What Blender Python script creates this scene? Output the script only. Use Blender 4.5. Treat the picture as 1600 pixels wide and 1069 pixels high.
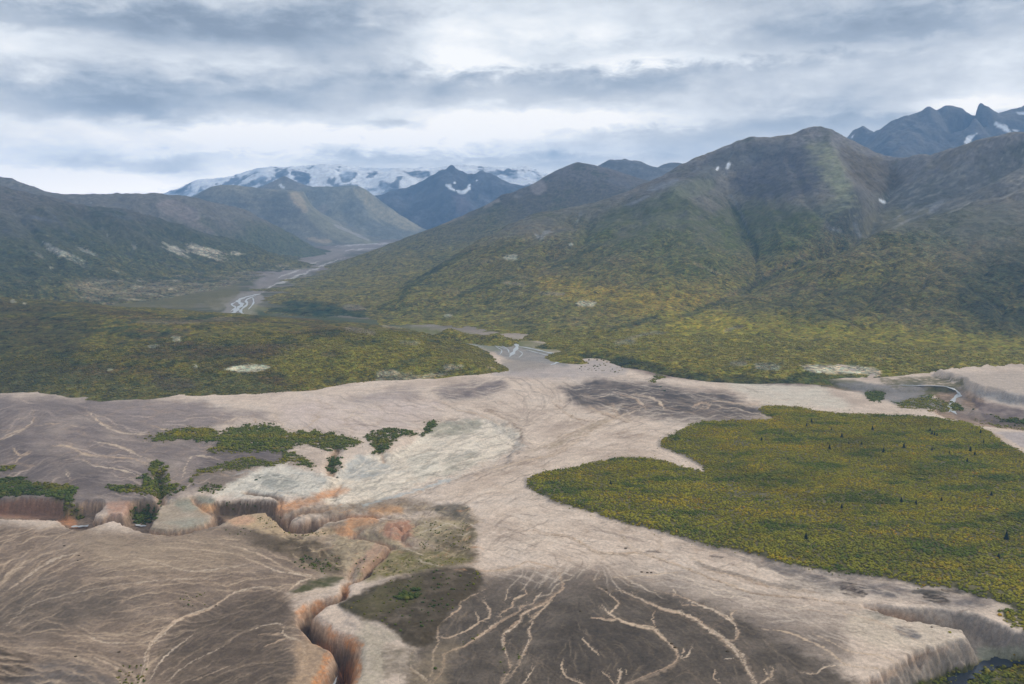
import bpy, math, random, heapq
import numpy as np
random.seed(7); RNG = np.random.RandomState(11)
S = bpy.context.scene
for o in list(bpy.data.objects): bpy.data.objects.remove(o)

# ------------------------------------------------------------------ camera
H = 350.0                      # camera height above the valley plain, metres
FPX = 1244.4                   # 28 mm lens on a 36 mm sensor, in photo pixels (1600 wide)
PITCH = math.atan((534.5-335.0)/FPX)
cp, sp = math.cos(PITCH), math.sin(PITCH)
cam = bpy.data.cameras.new('camera'); co = bpy.data.objects.new('camera', cam)
S.collection.objects.link(co); S.camera = co
co.location = (0, 0, H); co.rotation_euler = (math.pi/2-PITCH, 0, 0)
cam.lens = 28; cam.sensor_width = 36; cam.clip_start = 1.0; cam.clip_end = 120000
S.cycles.volume_bounces = 2
S.render.resolution_x = 1024; S.render.resolution_y = 684
# ------------------------------------------------------------------ exposure
S.view_settings.view_transform = 'Standard'; S.view_settings.look = 'None'
S.view_settings.exposure = 0.22; S.view_settings.gamma = 1.0
# ------------------------------------------------------------------ sun
SUN_EL, SUN_AZ = math.radians(34), math.radians(66)     # azimuth clockwise from +Y (view direction)
sun = bpy.data.lights.new('sun', 'SUN'); sun.energy = 1.7; sun.angle = math.radians(10)
sun.color = (1.0, 0.91, 0.78)
so = bpy.data.objects.new('sun', sun); S.collection.objects.link(so)
so.rotation_euler = (math.pi/2-SUN_EL, 0, math.pi-SUN_AZ)   # refined below
from mathutils import Vector
sd = Vector((math.sin(SUN_AZ)*math.cos(SUN_EL), math.cos(SUN_AZ)*math.cos(SUN_EL), math.sin(SUN_EL)))
so.rotation_euler = (-sd).to_track_quat('-Z', 'Y').to_euler()

# ------------------------------------------------------------------ node helper
class NT:
    def __init__(s, tree): s.t = tree; s.n = tree.nodes; s.l = tree.links
    def new(s, typ, **kw):
        n = s.n.new(typ)
        for k, v in kw.items(): setattr(n, k, v)
        return n
    def put(s, sock, v):
        if isinstance(v, bpy.types.NodeSocket): s.l.new(v, sock)
        elif v is not None: sock.default_value = v
    def m(s, op, a, b=None, c=None, clamp=False):
        n = s.n.new('ShaderNodeMath'); n.operation = op; n.use_clamp = clamp
        s.put(n.inputs[0], a)
        if b is not None: s.put(n.inputs[1], b)
        if c is not None: s.put(n.inputs[2], c)
        return n.outputs[0]
    def mix(s, f, a, b, mode='MIX'):
        n = s.n.new('ShaderNodeMix'); n.data_type = 'RGBA'; n.blend_type = mode
        s.put(n.inputs[0], f); s.put(n.inputs[6], a); s.put(n.inputs[7], b)
        return n.outputs[2]
    def noise(s, vec, scale, detail=4, rough=0.5, dist=0.0, out=0):
        n = s.n.new('ShaderNodeTexNoise'); n.inputs['Scale'].default_value = scale
        n.inputs['Detail'].default_value = detail; n.inputs['Roughness'].default_value = rough
        n.inputs['Distortion'].default_value = dist
        if vec is not None: s.l.new(vec, n.inputs['Vector'])
        return n.outputs[out]
    def ramp(s, f, stops):
        n = s.n.new('ShaderNodeValToRGB'); e = n.color_ramp.elements
        while len(e) < len(stops): e.new(0.5)
        for i, (p, c) in enumerate(stops):
            e[i].position = p; e[i].color = c if len(c) == 4 else (*c, 1)
        s.put(n.inputs[0], f); return n.outputs[0]
    def sstep(s, f, a, b):
        n = s.n.new('ShaderNodeMapRange'); n.interpolation_type = 'SMOOTHSTEP'
        s.put(n.inputs[0], f); n.inputs[1].default_value = a; n.inputs[2].default_value = b
        return n.outputs[0]
def lin(c):
    a = np.asarray(c, float)/255.0
    return np.where(a <= 0.04045, a/12.92, ((a+0.055)/1.055)**2.4)
def L4(c): r = lin(c); return (float(r[0]), float(r[1]), float(r[2]), 1.0)

# ------------------------------------------------------------------ world: overcast sky, layered cloud deck over a physical sky
W = bpy.data.worlds.new('World'); S.world = W; W.use_nodes = True
t = NT(W.node_tree); t.n.clear()
geo = t.new('ShaderNodeTexCoord'); D = geo.outputs['Generated']
sx = t.new('ShaderNodeSeparateXYZ'); t.l.new(D, sx.inputs[0]); dx, dy, dz = sx.outputs
zc = t.m('MAXIMUM', dz, 0.0)
den = t.m('ADD', zc, 0.075)
u = t.m('DIVIDE', dx, den); v = t.m('DIVIDE', dy, den)
cx = t.new('ShaderNodeCombineXYZ'); t.put(cx.inputs[0], t.m('MULTIPLY', u, 0.62)); t.put(cx.inputs[1], v)
P = cx.outputs[0]
n1 = t.noise(P, 0.55, 6, 0.52, 0.15)
mp = t.new('ShaderNodeVectorMath', operation='ADD'); t.l.new(P, mp.inputs[0]); mp.inputs[1].default_value = (7.3, 2.1, 4.0)
n2 = t.noise(mp.outputs[0], 1.5, 5, 0.55, 0.3)
n3 = t.noise(mp.outputs[0], 5.0, 4, 0.6, 0.2)
az = t.m('MULTIPLY', t.m('ARCTAN2', dx, dy), 180/math.pi)
el = t.m('MULTIPLY', t.m('ARCSINE', dz), 180/math.pi)
c4 = t.new('ShaderNodeCombineXYZ'); t.put(c4.inputs[0], t.m('MULTIPLY', az, 1/6.5)); t.put(c4.inputs[1], t.m('MULTIPLY', el, 1/2.7)); c4.inputs[2].default_value = 3.7
n4 = t.noise(c4.outputs[0], 0.72, 6, 0.55, 0.1)
c5 = t.new('ShaderNodeCombineXYZ'); t.put(c5.inputs[0], t.m('MULTIPLY', az, 1/2.6)); t.put(c5.inputs[1], t.m('MULTIPLY', el, 1/1.0)); c5.inputs[2].default_value = 9.1
n5 = t.noise(c5.outputs[0], 1.0, 6, 0.62, 0.3)
puff = t.m('ADD', t.m('MULTIPLY', t.m('SUBTRACT', n4, 0.5), 1.35), t.m('MULTIPLY', t.m('SUBTRACT', n5, 0.5), 0.42))
base = t.m('ADD', puff, t.m('ADD', t.m('MULTIPLY', t.m('SUBTRACT', n1, 0.5), 0.28), t.m('MULTIPLY', t.m('SUBTRACT', n2, 0.5), 0.12)))
base0 = t.m('ADD', t.m('MULTIPLY', t.m('SUBTRACT', n1, 0.5), 1.15), t.m('ADD', t.m('MULTIPLY', t.m('SUBTRACT', n2, 0.5), 0.75), t.m('MULTIPLY', t.m('SUBTRACT', n3, 0.5), 0.22)))
# cloud masses and gaps where the deck is thick or thin: azimuth, elevation (deg), half sizes, brightness
wob = t.m('MULTIPLY', t.m('SUBTRACT', n4, 0.5), 9.0)
wob2 = t.m('MULTIPLY', t.m('SUBTRACT', n5, 0.5), 2.6)
def dirof(px, py):
    u_ = px-800; w_ = 534.5-py
    y_ = FPX*cp+w_*sp; z_ = -FPX*sp+w_*cp
    return math.degrees(math.atan2(u_, y_)), math.degrees(math.atan2(z_, math.hypot(u_, y_)))
def blob(px, py, rx, ry, s_):
    a0, e0 = dirof(px, py)
    k = 180/math.pi/FPX
    da = t.m('DIVIDE', t.m('SUBTRACT', t.m('ADD', az, wob), a0), rx*k)
    de = t.m('DIVIDE', t.m('SUBTRACT', t.m('ADD', el, wob2), e0), ry*k)
    q = t.m('ADD', t.m('MULTIPLY', da, da), t.m('MULTIPLY', de, de))
    return t.m('MULTIPLY', t.m('EXPONENT', t.m('MULTIPLY', q, -1.0)), s_*1.25)
BLOBS = [(60, 25, 260, 22, -.42), (480, 40, 220, 28, -.30), (330, 145, 230, 30, -.34), (130, 165, 170, 26, -.36),
         (620, 130, 110, 30, -.22), (1010, 135, 190, 24, -.36), (1450, 40, 200, 30, -.40), (1200, 95, 160, 18, -.18),
         (1230, 190, 140, 22, -.34), (700, 250, 260, 10, -.22), (230, 260, 160, 9, -.18), (930, 220, 160, 16, -.10),
         (1540, 110, 130, 20, -.08), (620, 195, 60, 10, -.25), (100, 230, 200, 10, -.05),
         (70, 100, 80, 60, .14), (740, 100, 60, 14, .45), (900, 50, 200, 40, .30), (560, 215, 330, 16, .45), (800, 185, 170, 16, .40),
         (130, 285, 190, 16, .50), (330, 235, 150, 10, .30), (1000, 95, 160, 10, .28), (1000, 190, 160, 12, .24), (1330, 75, 190, 12, .22),
         (1520, 165, 130, 10, .28), (860, 240, 120, 10, .10), (350, 265, 130, 12, .25)]
acc = base
for b in BLOBS: acc = t.m('ADD', acc, blob(*b))
# brighter and flatter toward the horizon
hz = t.sstep(el, 16, 1)
acc = t.m('ADD', acc, t.m('MULTIPLY', hz, 0.10))
dens = t.m('ADD', acc, 0.56, clamp=True)
ccol = t.ramp(dens, [(0.0, L4((130, 137, 147))), (0.25, L4((156, 163, 172))), (0.5, L4((190, 193, 197))), (0.72, L4((220, 222, 223))), (1.0, L4((248, 245, 240)))])
sky = t.new('ShaderNodeTexSky', sky_type='NISHITA'); sky.sun_disc = False
sky.sun_elevation = SUN_EL; sky.sun_rotation = SUN_AZ; sky.altitude = 500
skc = t.mix(1.0, sky.outputs[0], (0.10, 0.10, 0.10, 1), 'MULTIPLY')
skc2 = t.mix(0.04, ccol, skc)
# below the horizon the world is never seen, keep it dull
glow = t.m('ADD', 1.04, t.m('MULTIPLY', t.m('EXPONENT', t.m('MULTIPLY', t.m('MAXIMUM', el, 0.0), -0.18)), 1.45))
skc3 = t.mix(1.0, skc2, t.mix(t.sstep(el, 14, 0), (1, 1, 1, 1), (1.10, 1.0, .88, 1)), 'MULTIPLY')
bg = t.new('ShaderNodeBackground'); t.l.new(skc3, bg.inputs[0]); t.l.new(glow, bg.inputs[1])
ow = t.new('ShaderNodeOutputWorld'); t.l.new(bg.outputs[0], ow.inputs[0])

# ------------------------------------------------------------------ numpy tools
def dir_px(px, py):
    u_ = np.asarray(px, float)-800; w_ = 534.5-np.asarray(py, float)
    return u_, FPX*cp+w_*sp, -FPX*sp+w_*cp
def at_z(px, py, z=0.0):
    a, b, c = dir_px(px, py); k = (z-H)/c
    return a*k, b*k
def at_y(px, py, Y):
    a, b, c = dir_px(px, py); k = Y/b
    return a*k, Y, H+c*k
def project(x, y, z):
    d = y*cp-(z-H)*sp; w = y*sp+(z-H)*cp
    d = np.where(d < 1, 1, d)
    return 800+FPX*x/d, 534.5-FPX*w/d
_P = RNG.permutation(256); _P = np.concatenate([_P, _P])
_A = RNG.rand(256)*2*np.pi; _GX = np.cos(_A); _GY = np.sin(_A)
def pn(x, y, seed=0):
    x = np.asarray(x, float)+seed*17.13; y = np.asarray(y, float)+seed*9.71
    xi = np.floor(x).astype(np.int64); yi = np.floor(y).astype(np.int64)
    xf = x-xi; yf = y-yi
    X0 = xi & 255; X1 = (xi+1) & 255; Y0 = yi & 255; Y1 = (yi+1) & 255
    uu = xf*xf*xf*(xf*(xf*6-15)+10); vv = yf*yf*yf*(yf*(yf*6-15)+10)
    a = _P[_P[X0]+Y0]; b = _P[_P[X1]+Y0]; c = _P[_P[X0]+Y1]; d = _P[_P[X1]+Y1]
    n00 = _GX[a]*xf+_GY[a]*yf; n10 = _GX[b]*(xf-1)+_GY[b]*yf
    n01 = _GX[c]*xf+_GY[c]*(yf-1); n11 = _GX[d]*(xf-1)+_GY[d]*(yf-1)
    return ((n00*(1-uu)+n10*uu)*(1-vv)+(n01*(1-uu)+n11*uu)*vv)*1.5
def fbm(x, y, o=4, seed=0, g=0.5, l=2.03):
    r = 0; a = 1; s = 0
    for i in range(o):
        r = r+a*pn(x, y, seed+i*3); s += a; a *= g; x = x*l; y = y*l
    return r/s
def ridged(x, y, o=4, seed=0, g=0.5):
    r = 0; a = 1; s = 0
    for i in range(o):
        r = r+a*(1-2*np.abs(pn(x, y, seed+i*5))); s += a; a *= g; x = x*2.07; y = y*2.07
    return r/s
def ss(x, a, b):
    q = np.clip((x-a)/(b-a), 0, 1); return q*q*(3-2*q)
def seg_dist(X, Y, pts, closed=False):
    """distance to a polyline, position along it (0-1) and, for closed ones, an inside flag"""
    pts = np.asarray(pts, float)
    n = len(pts); d2 = np.full(X.shape, 1e18); tt = np.zeros(X.shape); ins = np.zeros(X.shape, bool)
    m = n if closed else n-1
    for i in range(m):
        ax, ay = pts[i]; bx, by = pts[(i+1) % n]
        ex, ey = bx-ax, by-ay; L2 = ex*ex+ey*ey+1e-9
        k = np.clip(((X-ax)*ex+(Y-ay)*ey)/L2, 0, 1)
        q = (X-ax-k*ex)**2+(Y-ay-k*ey)**2
        w = q < d2; d2 = np.where(w, q, d2); tt = np.where(w, (i+k)/m, tt)
        if closed and ay != by:
            ins ^= ((ay > Y) != (by > Y)) & (X < (bx-ax)*(Y-ay)/(by-ay)+ax)
    return np.sqrt(d2), tt, ins
def blur(a, k, ax=None):
    if k < 1: return a
    for axis in ((0, 1) if ax is None else (ax,)):
        for _ in range(2):
            c = np.cumsum(np.concatenate([np.repeat(a.take([0], axis), k+1, axis), a, np.repeat(a.take([-1], axis), k, axis)], axis), axis)
            n = a.shape[axis]
            a = (c.take(range(2*k+1, 2*k+1+n), axis)-c.take(range(0, n), axis))/(2*k+1)
    return a
def spline(pts, n=6):
    p = np.asarray(pts, float)
    if len(p) < 3: return p
    q = np.vstack([2*p[0]-p[1], p, 2*p[-1]-p[-2]]); out = []
    for i in range(1, len(q)-2):
        for k in range(n):
            s_ = k/n
            out.append(0.5*((2*q[i])+(-q[i-1]+q[i+1])*s_+(2*q[i-1]-5*q[i]+4*q[i+1]-q[i+2])*s_**2+(-q[i-1]+3*q[i]-3*q[i+1]+q[i+2])*s_**3))
    out.append(p[-1]); return np.array(out)
def drain(h, seeds):
    """priority flood: every cell finds the neighbour it drains to; returns the gathered area of each cell"""
    R_, C_ = h.shape; hl = h.ravel().tolist(); N = R_*C_
    done = bytearray(N); par = [-1]*N; order = []; q = []
    for c in seeds:
        if not done[c]: done[c] = 1; heapq.heappush(q, (hl[c], c))
    nb = [(-1, -1), (-1, 0), (-1, 1), (0, -1), (0, 1), (1, -1), (1, 0), (1, 1)]
    off = [a*C_+b for a, b in nb]
    pop, push = heapq.heappop, heapq.heappush
    while q:
        hh, c = pop(q); order.append(c)
        cc = c % C_
        for (a, b), o_ in zip(nb, off):
            d = c+o_
            if d < 0 or d >= N or done[d]: continue
            if (b == -1 and cc == 0) or (b == 1 and cc == C_-1): continue
            done[d] = 1; par[d] = c
            x = hl[d]
            push(q, (x if x > hh else hh+1e-5, d))
    acc_ = [1.0]*N
    for c in reversed(order):
        p = par[c]
        if p >= 0: acc_[p] += acc_[c]
    return np.array(acc_).reshape(R_, C_)

# ------------------------------------------------------------------ a surface on a polar grid round the valley mouth (finer near, coarser far)
class Surf:
    def __init__(s, th, r):
        s.th = th; s.r = r; s.R = len(r); s.C = len(th)
        T, Q = np.meshgrid(th, r); s.X = Q*np.sin(T); s.Y = Q*np.cos(T); s.Q = Q
        s.Z = np.zeros_like(s.X); s.col = np.zeros(s.X.shape+(3,)); s.veg = np.zeros_like(s.X)
    def proj(s):
        s.PX, s.PY = project(s.X, s.Y, s.Z)
        back = s.Y < 50
        s.PX = np.where(back, -9999, s.PX); s.PY = np.where(back, 9999, s.PY)
        a = s.PX; b = s.PY*2.6
        s.na, s.nb = a, b
        s.w1 = fbm(a/60, b/60, 3, 5); s.w2 = fbm(a/60, b/60, 3, 25)
        s.w3 = fbm(a/11, b/11, 3, 45); s.w4 = fbm(a/11, b/11, 3, 65)
    def sub(s, pts, m):
        p = np.asarray(pts); x0, y0 = p.min(0)-m; x1, y1 = p.max(0)+m
        return np.nonzero((s.PX > x0) & (s.PX < x1) & (s.PY > y0) & (s.PY < y1))
    def mask(s, pts, soft=4, warp=6, fine=3, smooth=True):
        if smooth: pts = spline(list(pts)+[pts[0]], 4)[:-1]
        i = s.sub(pts, soft*3+warp+fine+4)
        x = s.PX[i]+s.w1[i]*warp*2+s.w3[i]*fine*2; y = s.PY[i]+(s.w2[i]*warp*2+s.w4[i]*fine*2)*0.5
        d, _, ins = seg_dist(x, y*1.0, pts, True)
        sdv = np.where(ins, -d, d)
        return i, 1-ss(sdv, -soft, soft)
    def poly(s, pts, c, soft=4, warp=6, fine=3, a=1.0, var=0.0, vs=20, smooth=True, veg=None):
        i, m = s.mask(pts, soft, warp, fine, smooth)
        m = m*a
        if var: m = np.clip(m*(1+var*2*fbm(s.na[i]/vs, s.nb[i]/vs, 3, 7)), 0, 1) if a < 1 else m*(1-np.clip(var*(0.5+1.5*fbm(s.na[i]/vs, s.nb[i]/vs, 4, 7)), 0, 1))
        if c is not None: s.col[i] = s.col[i]*(1-m[:, None])+lin(c)*m[:, None]
        if veg is not None: s.veg[i] = s.veg[i]*(1-m)+veg*m
    def line(s, pts, c, w=2.0, w1=None, a=1.0, soft=1.0, warp=3, fine=1.5, sm=True, flat=1.0, taper=False, brk=0, veg=None, wn=0.0):
        """a streak that follows a polyline; width in photo pixels"""
        if sm: pts = spline(pts, 5)
        w1 = w if w1 is None else w1
        i = s.sub(pts, max(w, w1)*2+warp+6)
        x = s.PX[i]+s.w1[i]*warp+s.w3[i]*fine*2; y = s.PY[i]+(s.w2[i]*warp+s.w4[i]*fine*2)*0.5
        P_ = np.asarray(pts, float).copy(); P_[:, 1] *= flat
        d, tt, _ = seg_dist(x, y*flat, P_)
        ww = w+(w1-w)*tt
        if wn: ww = ww*np.clip(1+wn*2*fbm(s.na[i]/13, s.nb[i]/13, 3, 77), .15, 3)
        if taper: ww = ww*np.clip(np.minimum(tt, 1-tt)*6, 0.1, 1)
        m = (1-ss(d, ww*0.5*(1-0.45*soft), ww*0.5*(1+soft)))*a
        if brk: m = m*np.clip(1-brk*(0.4+1.6*fbm(s.na[i]/9, s.nb[i]/9, 3, 91)), 0, 1)
        if c is not None: s.col[i] = s.col[i]*(1-m[:, None])+lin(c)*m[:, None]
        if veg is not None: s.veg[i] = s.veg[i]*(1-m)+veg*m
    def crease(s, pts, w, dz):
        p = spline(pts, 5); i = s.sub(p, w+12); x = s.PX[i]+s.w1[i]*5+s.w3[i]*3; y = s.PY[i]+s.w2[i]*4
        d, tt, _ = seg_dist(x, y, p); e = np.clip(np.minimum(tt, 1-tt)*8, 0, 1)
        s.Z[i] += dz*np.clip(1-d/w, 0, 1)**1.3*e
    def build(s, name, mat, label=None):
        me = bpy.data.meshes.new(name); R_, C_ = s.R, s.C; n = R_*C_
        me.vertices.add(n)
        me.vertices.foreach_set('co', np.stack([s.X, s.Y, s.Z], -1).astype(np.float32).ravel())
        k = np.arange(n).reshape(R_, C_)
        f = np.stack([k[:-1, :-1], k[:-1, 1:], k[1:, 1:], k[1:, :-1]], -1).reshape(-1, 4)
        nf = len(f)
        me.loops.add(nf*4); me.loops.foreach_set('vertex_index', f.ravel().astype(np.int32))
        me.polygons.add(nf); me.polygons.foreach_set('loop_start', (np.arange(nf)*4).astype(np.int32))
        me.polygons.foreach_set('use_smooth', np.ones(nf, bool))
        me.update()
        ca = me.color_attributes.new('col', 'FLOAT_COLOR', 'POINT')
        c4 = np.ones((n, 4), np.float32); c4[:, :3] = np.clip(s.col.reshape(-1, 3), 0, 1); c4[:, 3] = s.veg.ravel()
        ca.data.foreach_set('color', c4.ravel())
        me.materials.append(mat)
        o = bpy.data.objects.new(name, me); S.collection.objects.link(o); o['kind'] = 'structure'
        if label: o['label'] = label
        return o
    def height(s, x, y):
        """bilinear height of this surface at world points"""
        th = np.arctan2(x, y); r = np.hypot(x, y)
        j = np.clip(np.interp(th, s.th, np.arange(s.C)), 0, s.C-1.001); i = np.clip(np.interp(np.log(r), np.log(s.r), np.arange(s.R)), 0, s.R-1.001)
        i0 = i.astype(int); j0 = j.astype(int); a = i-i0; b = j-j0; Z = s.Z
        return (Z[i0, j0]*(1-a)*(1-b)+Z[i0+1, j0]*a*(1-b)+Z[i0, j0+1]*(1-a)*b+Z[i0+1, j0+1]*a*b)
HAZE = 5.8e-5; HAZEC = (0.30, 0.58, 1.0, 1)
# ------------------------------------------------------------------ materials
def ground_mat(name, bump_s, bump_d, fine, far=False, rough=0.95):
    m = bpy.data.materials.new(name); m.use_nodes = True; t = NT(m.node_tree); t.n.clear()
    at = t.new('ShaderNodeAttribute', attribute_name='col'); tc = t.new('ShaderNodeNewGeometry'); P = tc.outputs['Position']
    b1 = t.noise(P, fine, 5, 0.65); b2 = t.noise(P, fine*0.17, 4, 0.6)
    b3 = t.noise(P, fine*4.0, 3, 0.6)
    k = t.m('ADD', t.m('MULTIPLY', t.m('SUBTRACT', b1, 0.5), 1.0), t.m('ADD', t.m('MULTIPLY', t.m('SUBTRACT', b3, 0.5), 0.6), t.m('MULTIPLY', t.m('SUBTRACT', b2, 0.5), 0.5)))
    k = t.m('ADD', k, 1.0)
    cc = t.new('ShaderNodeCombineXYZ'); [t.put(cc.inputs[i], k) for i in range(3)]
    col = t.mix(1.0, at.outputs['Color'], cc.outputs[0], 'MULTIPLY')
    bs = t.new('ShaderNodeBsdfPrincipled'); t.l.new(col, bs.inputs['Base Color']); bs.inputs['Roughness'].default_value = rough
    bs.inputs['Specular IOR Level'].default_value = 0.12
    bp = t.new('ShaderNodeBump'); bp.inputs['Distance'].default_value = bump_d; bp.inputs['Strength'].default_value = 0.8
    t.l.new(t.noise(P, bump_s, 5, 0.6), bp.inputs['Height']); t.l.new(bp.outputs[0], bs.inputs['Normal'])
    o = t.new('ShaderNodeOutputMaterial'); t.l.new(bs.outputs[0], o.inputs[0]); return m
def shrubland_mat(name, cell, tint=1.0):
    """slopes under low scrub: crowns about `cell` metres across, each with its own green, amber or brown"""
    m = bpy.data.materials.new(name); m.use_nodes = True; t = NT(m.node_tree); t.n.clear()
    at = t.new('ShaderNodeAttribute', attribute_name='col'); tc = t.new('ShaderNodeNewGeometry'); P = tc.outputs['Position']
    vg = at.outputs['Alpha']
    vo = t.new('ShaderNodeTexVoronoi'); vo.inputs['Scale'].default_value = 1.0/cell; t.l.new(P, vo.inputs['Vector'])
    vo2 = t.new('ShaderNodeTexVoronoi'); vo2.inputs['Scale'].default_value = 0.36/cell; t.l.new(P, vo2.inputs['Vector'])
    sep = t.new('ShaderNodeSeparateColor'); t.l.new(vo.outputs['Color'], sep.inputs[0])
    sep2 = t.new('ShaderNodeSeparateColor'); t.l.new(vo2.outputs['Color'], sep2.inputs[0])
    v = t.m('ADD', t.m('MULTIPLY', sep.outputs[0], 0.9), t.m('MULTIPLY', sep2.outputs[1], 0.65))
    v = t.m('ADD', v, 0.22)
    tintc = t.mix(sep.outputs[1], (0.85, 1.05, 0.9, 1), (1.22, 1.02, 0.75, 1))
    cc = t.new('ShaderNodeCombineXYZ'); [t.put(cc.inputs[i], v) for i in range(3)]
    shr = t.mix(1.0, t.mix(1.0, at.outputs['Color'], cc.outputs[0], 'MULTIPLY'), tintc, 'MULTIPLY')
    b1 = t.noise(P, 0.035, 8, 0.72)
    k = t.m('ADD', t.m('MULTIPLY', t.m('SUBTRACT', b1, 0.5), 2.0), 1.0)
    c2 = t.new('ShaderNodeCombineXYZ'); [t.put(c2.inputs[i], k) for i in range(3)]
    bare = t.mix(1.0, at.outputs['Color'], c2.outputs[0], 'MULTIPLY')
    shr2 = t.mix(1.0, shr, c2.outputs[0], 'MULTIPLY')
    col = t.mix(vg, bare, shr2)
    bs = t.new('ShaderNodeBsdfPrincipled'); t.l.new(col, bs.inputs['Base Color']); bs.inputs['Roughness'].default_value = 0.95
    bs.inputs['Specular IOR Level'].default_value = 0.1
    hgt = t.m('MULTIPLY', t.m('SUBTRACT', 1.0, vo.outputs['Distance']), vg)
    bp = t.new('ShaderNodeBump'); bp.inputs['Distance'].default_value = cell*0.45; bp.inputs['Strength'].default_value = 0.9
    t.l.new(t.m('ADD', hgt, t.m('MULTIPLY', b1, 2.0)), bp.inputs['Height']); t.l.new(bp.outputs[0], bs.inputs['Normal'])
    o = t.new('ShaderNodeOutputMaterial'); t.l.new(bs.outputs[0], o.inputs[0]); return m
M_GROUND = ground_mat('ash_ground', 0.25, 0.5, 0.35)
M_HILL = shrubland_mat('scrub_slope', 7.0)
M_LOW = shrubland_mat('low_scrub_hill', 5.0)
M_FAR = ground_mat('far_rock', 0.02, 12.0, 0.012)

# ------------------------------------------------------------------ mountains: surfaces stretched over surveyed points
def surface_fit(P3, Xq, Yq, smooth=1e-6):
    """radial-basis surface (kernel r) through 3D points, evaluated at Xq,Yq"""
    P3 = np.asarray(P3, float); sc = 1000.0
    keep = []; tol = 0.0015*float(np.median(np.hypot(P3[:, 0], P3[:, 1])))
    for i_ in range(len(P3)):
        if all((P3[i_, 0]-P3[j_, 0])**2+(P3[i_, 1]-P3[j_, 1])**2 > tol*tol for j_ in keep): keep.append(i_)
    P3 = P3[keep]
    x = P3[:, 0]/sc; y = P3[:, 1]/sc; z = P3[:, 2]; n = len(x)
    d = np.sqrt((x[:, None]-x)**2+(y[:, None]-y)**2+0.0001)
    A = np.zeros((n+3, n+3)); A[:n, :n] = -d+np.eye(n)*smooth
    A[:n, n] = 1; A[:n, n+1] = x; A[:n, n+2] = y; A[n:, :n] = A[:n, n:].T
    w = np.linalg.solve(A, np.concatenate([z, [0, 0, 0]]))
    xq = (Xq/sc).ravel(); yq = (Yq/sc).ravel(); out = np.empty(len(xq))
    for i in range(0, len(xq), 40000):
        a = xq[i:i+40000]; b = yq[i:i+40000]
        dd = np.sqrt((a[:, None]-x)**2+(b[:, None]-y)**2+0.0001)
        out[i:i+40000] = -dd@w[:n]+w[n]+w[n+1]*a+w[n+2]*b
    return out.reshape(Xq.shape)
def dens(pts, n=3):
    p = np.asarray(pts, float); out = []
    for a, b in zip(p[:-1], p[1:]):
        for k in range(n): out.append(a+(b-a)*k/n)
    out.append(p[-1]); return np.array(out)
def pts3(lst, n=1):
    p = dens(lst, n) if n > 1 else np.asarray(lst, float)
    x, y, z = at_y(p[:, 0], p[:, 1], p[:, 2]); return np.stack([x, np.broadcast_to(y, x.shape), z], -1)
def behind(sky3, f=1.12, drop=0.45):
    q = sky3.copy(); q[:, :2] *= f; q[:, 2] = q[:, 2]*(1-drop) ; return q
def z3(lst, z):
    p = np.asarray(lst, float); x, y = at_z(p[:, 0], p[:, 1], z); return np.stack([x, y, np.full(len(x), float(z))], -1)
def thpx(px): return math.atan2(px-800, FPX*cp+200*sp)
def geom(a, b, n): return np.exp(np.linspace(math.log(a), math.log(b), n))
def zy(lst, z): p = np.asarray(lst, float); x, y, _ = at_y(p[:, 0], 400, p[:, 1]); return np.stack([x, y, np.full(len(x), float(z))], -1)
def make_hill(px0, px1, r0, r1, nr, ctrl, dth=0.0016):
    th = np.arange(thpx(px0), thpx(px1), dth); s = Surf(th, geom(r0, r1, nr))
    s.Z = surface_fit(np.vstack(ctrl), s.X, s.Y); return s
def gullies(s, amp, k, nz=25, wl=400, seed=3, carve=10, lo=3.0, hi=8.0, rough=1.0):
    """weather the surface: drainage lines are cut into it; returns the gully strength"""
    n = fbm(s.X/wl, s.Y/wl, 5, seed)*nz
    rt = s.Z+n
    R_, C_ = s.R, s.C
    seeds = [c for c in range(C_)]+[r*C_ for r in range(R_)]+[r*C_+C_-1 for r in range(R_)]
    a = drain(rt, seeds)
    g = np.clip((np.log(a)-lo)/(hi-lo), 0, 1)
    g1 = blur(g, 1); g2 = blur(g, 3); g4 = blur(g, 7)
    cut = g1*0.5+g2*1.0+g4*1.6
    cut_m = np.minimum(cut*carve, 0.30*np.maximum(s.Z, 0)+1.5)
    s.Z = s.Z+n*amp*ss(s.Z, -5, 60)-cut_m+fbm(s.X/90, s.Y/90, 4, seed+9)*rough
    s.g1, s.g2, s.g4 = g1, g2, g4
    return g1
def lerpc(a, b, m): return a*(1-m[..., None])+b*m[..., None]
def mottle(s, amp=.3, dark=.4, seed=900, wl=24, lightc=(128, 124, 112), la=.25):
    a = fbm(s.X/wl, s.Y/wl, 4, seed, .6); b = fbm(s.X/(wl*.35), s.Y/(wl*.35), 3, seed+4, .6); d = fbm(s.X/(wl*5), s.Y/(wl*5), 4, seed+8)
    s.col = s.col*(1+amp*3*(a*.7+b*.7))[..., None]
    s.col = lerpc(s.col, s.col*0.5, ss(a+b*.4+d*.8, .12, .4)*dark)
    s.col = lerpc(s.col, lin(lightc), ss(-a-b*.8+d*.6, .22, .5)*la)
    s.col = np.clip(s.col, 0, 1)
HILLS = []

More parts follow.
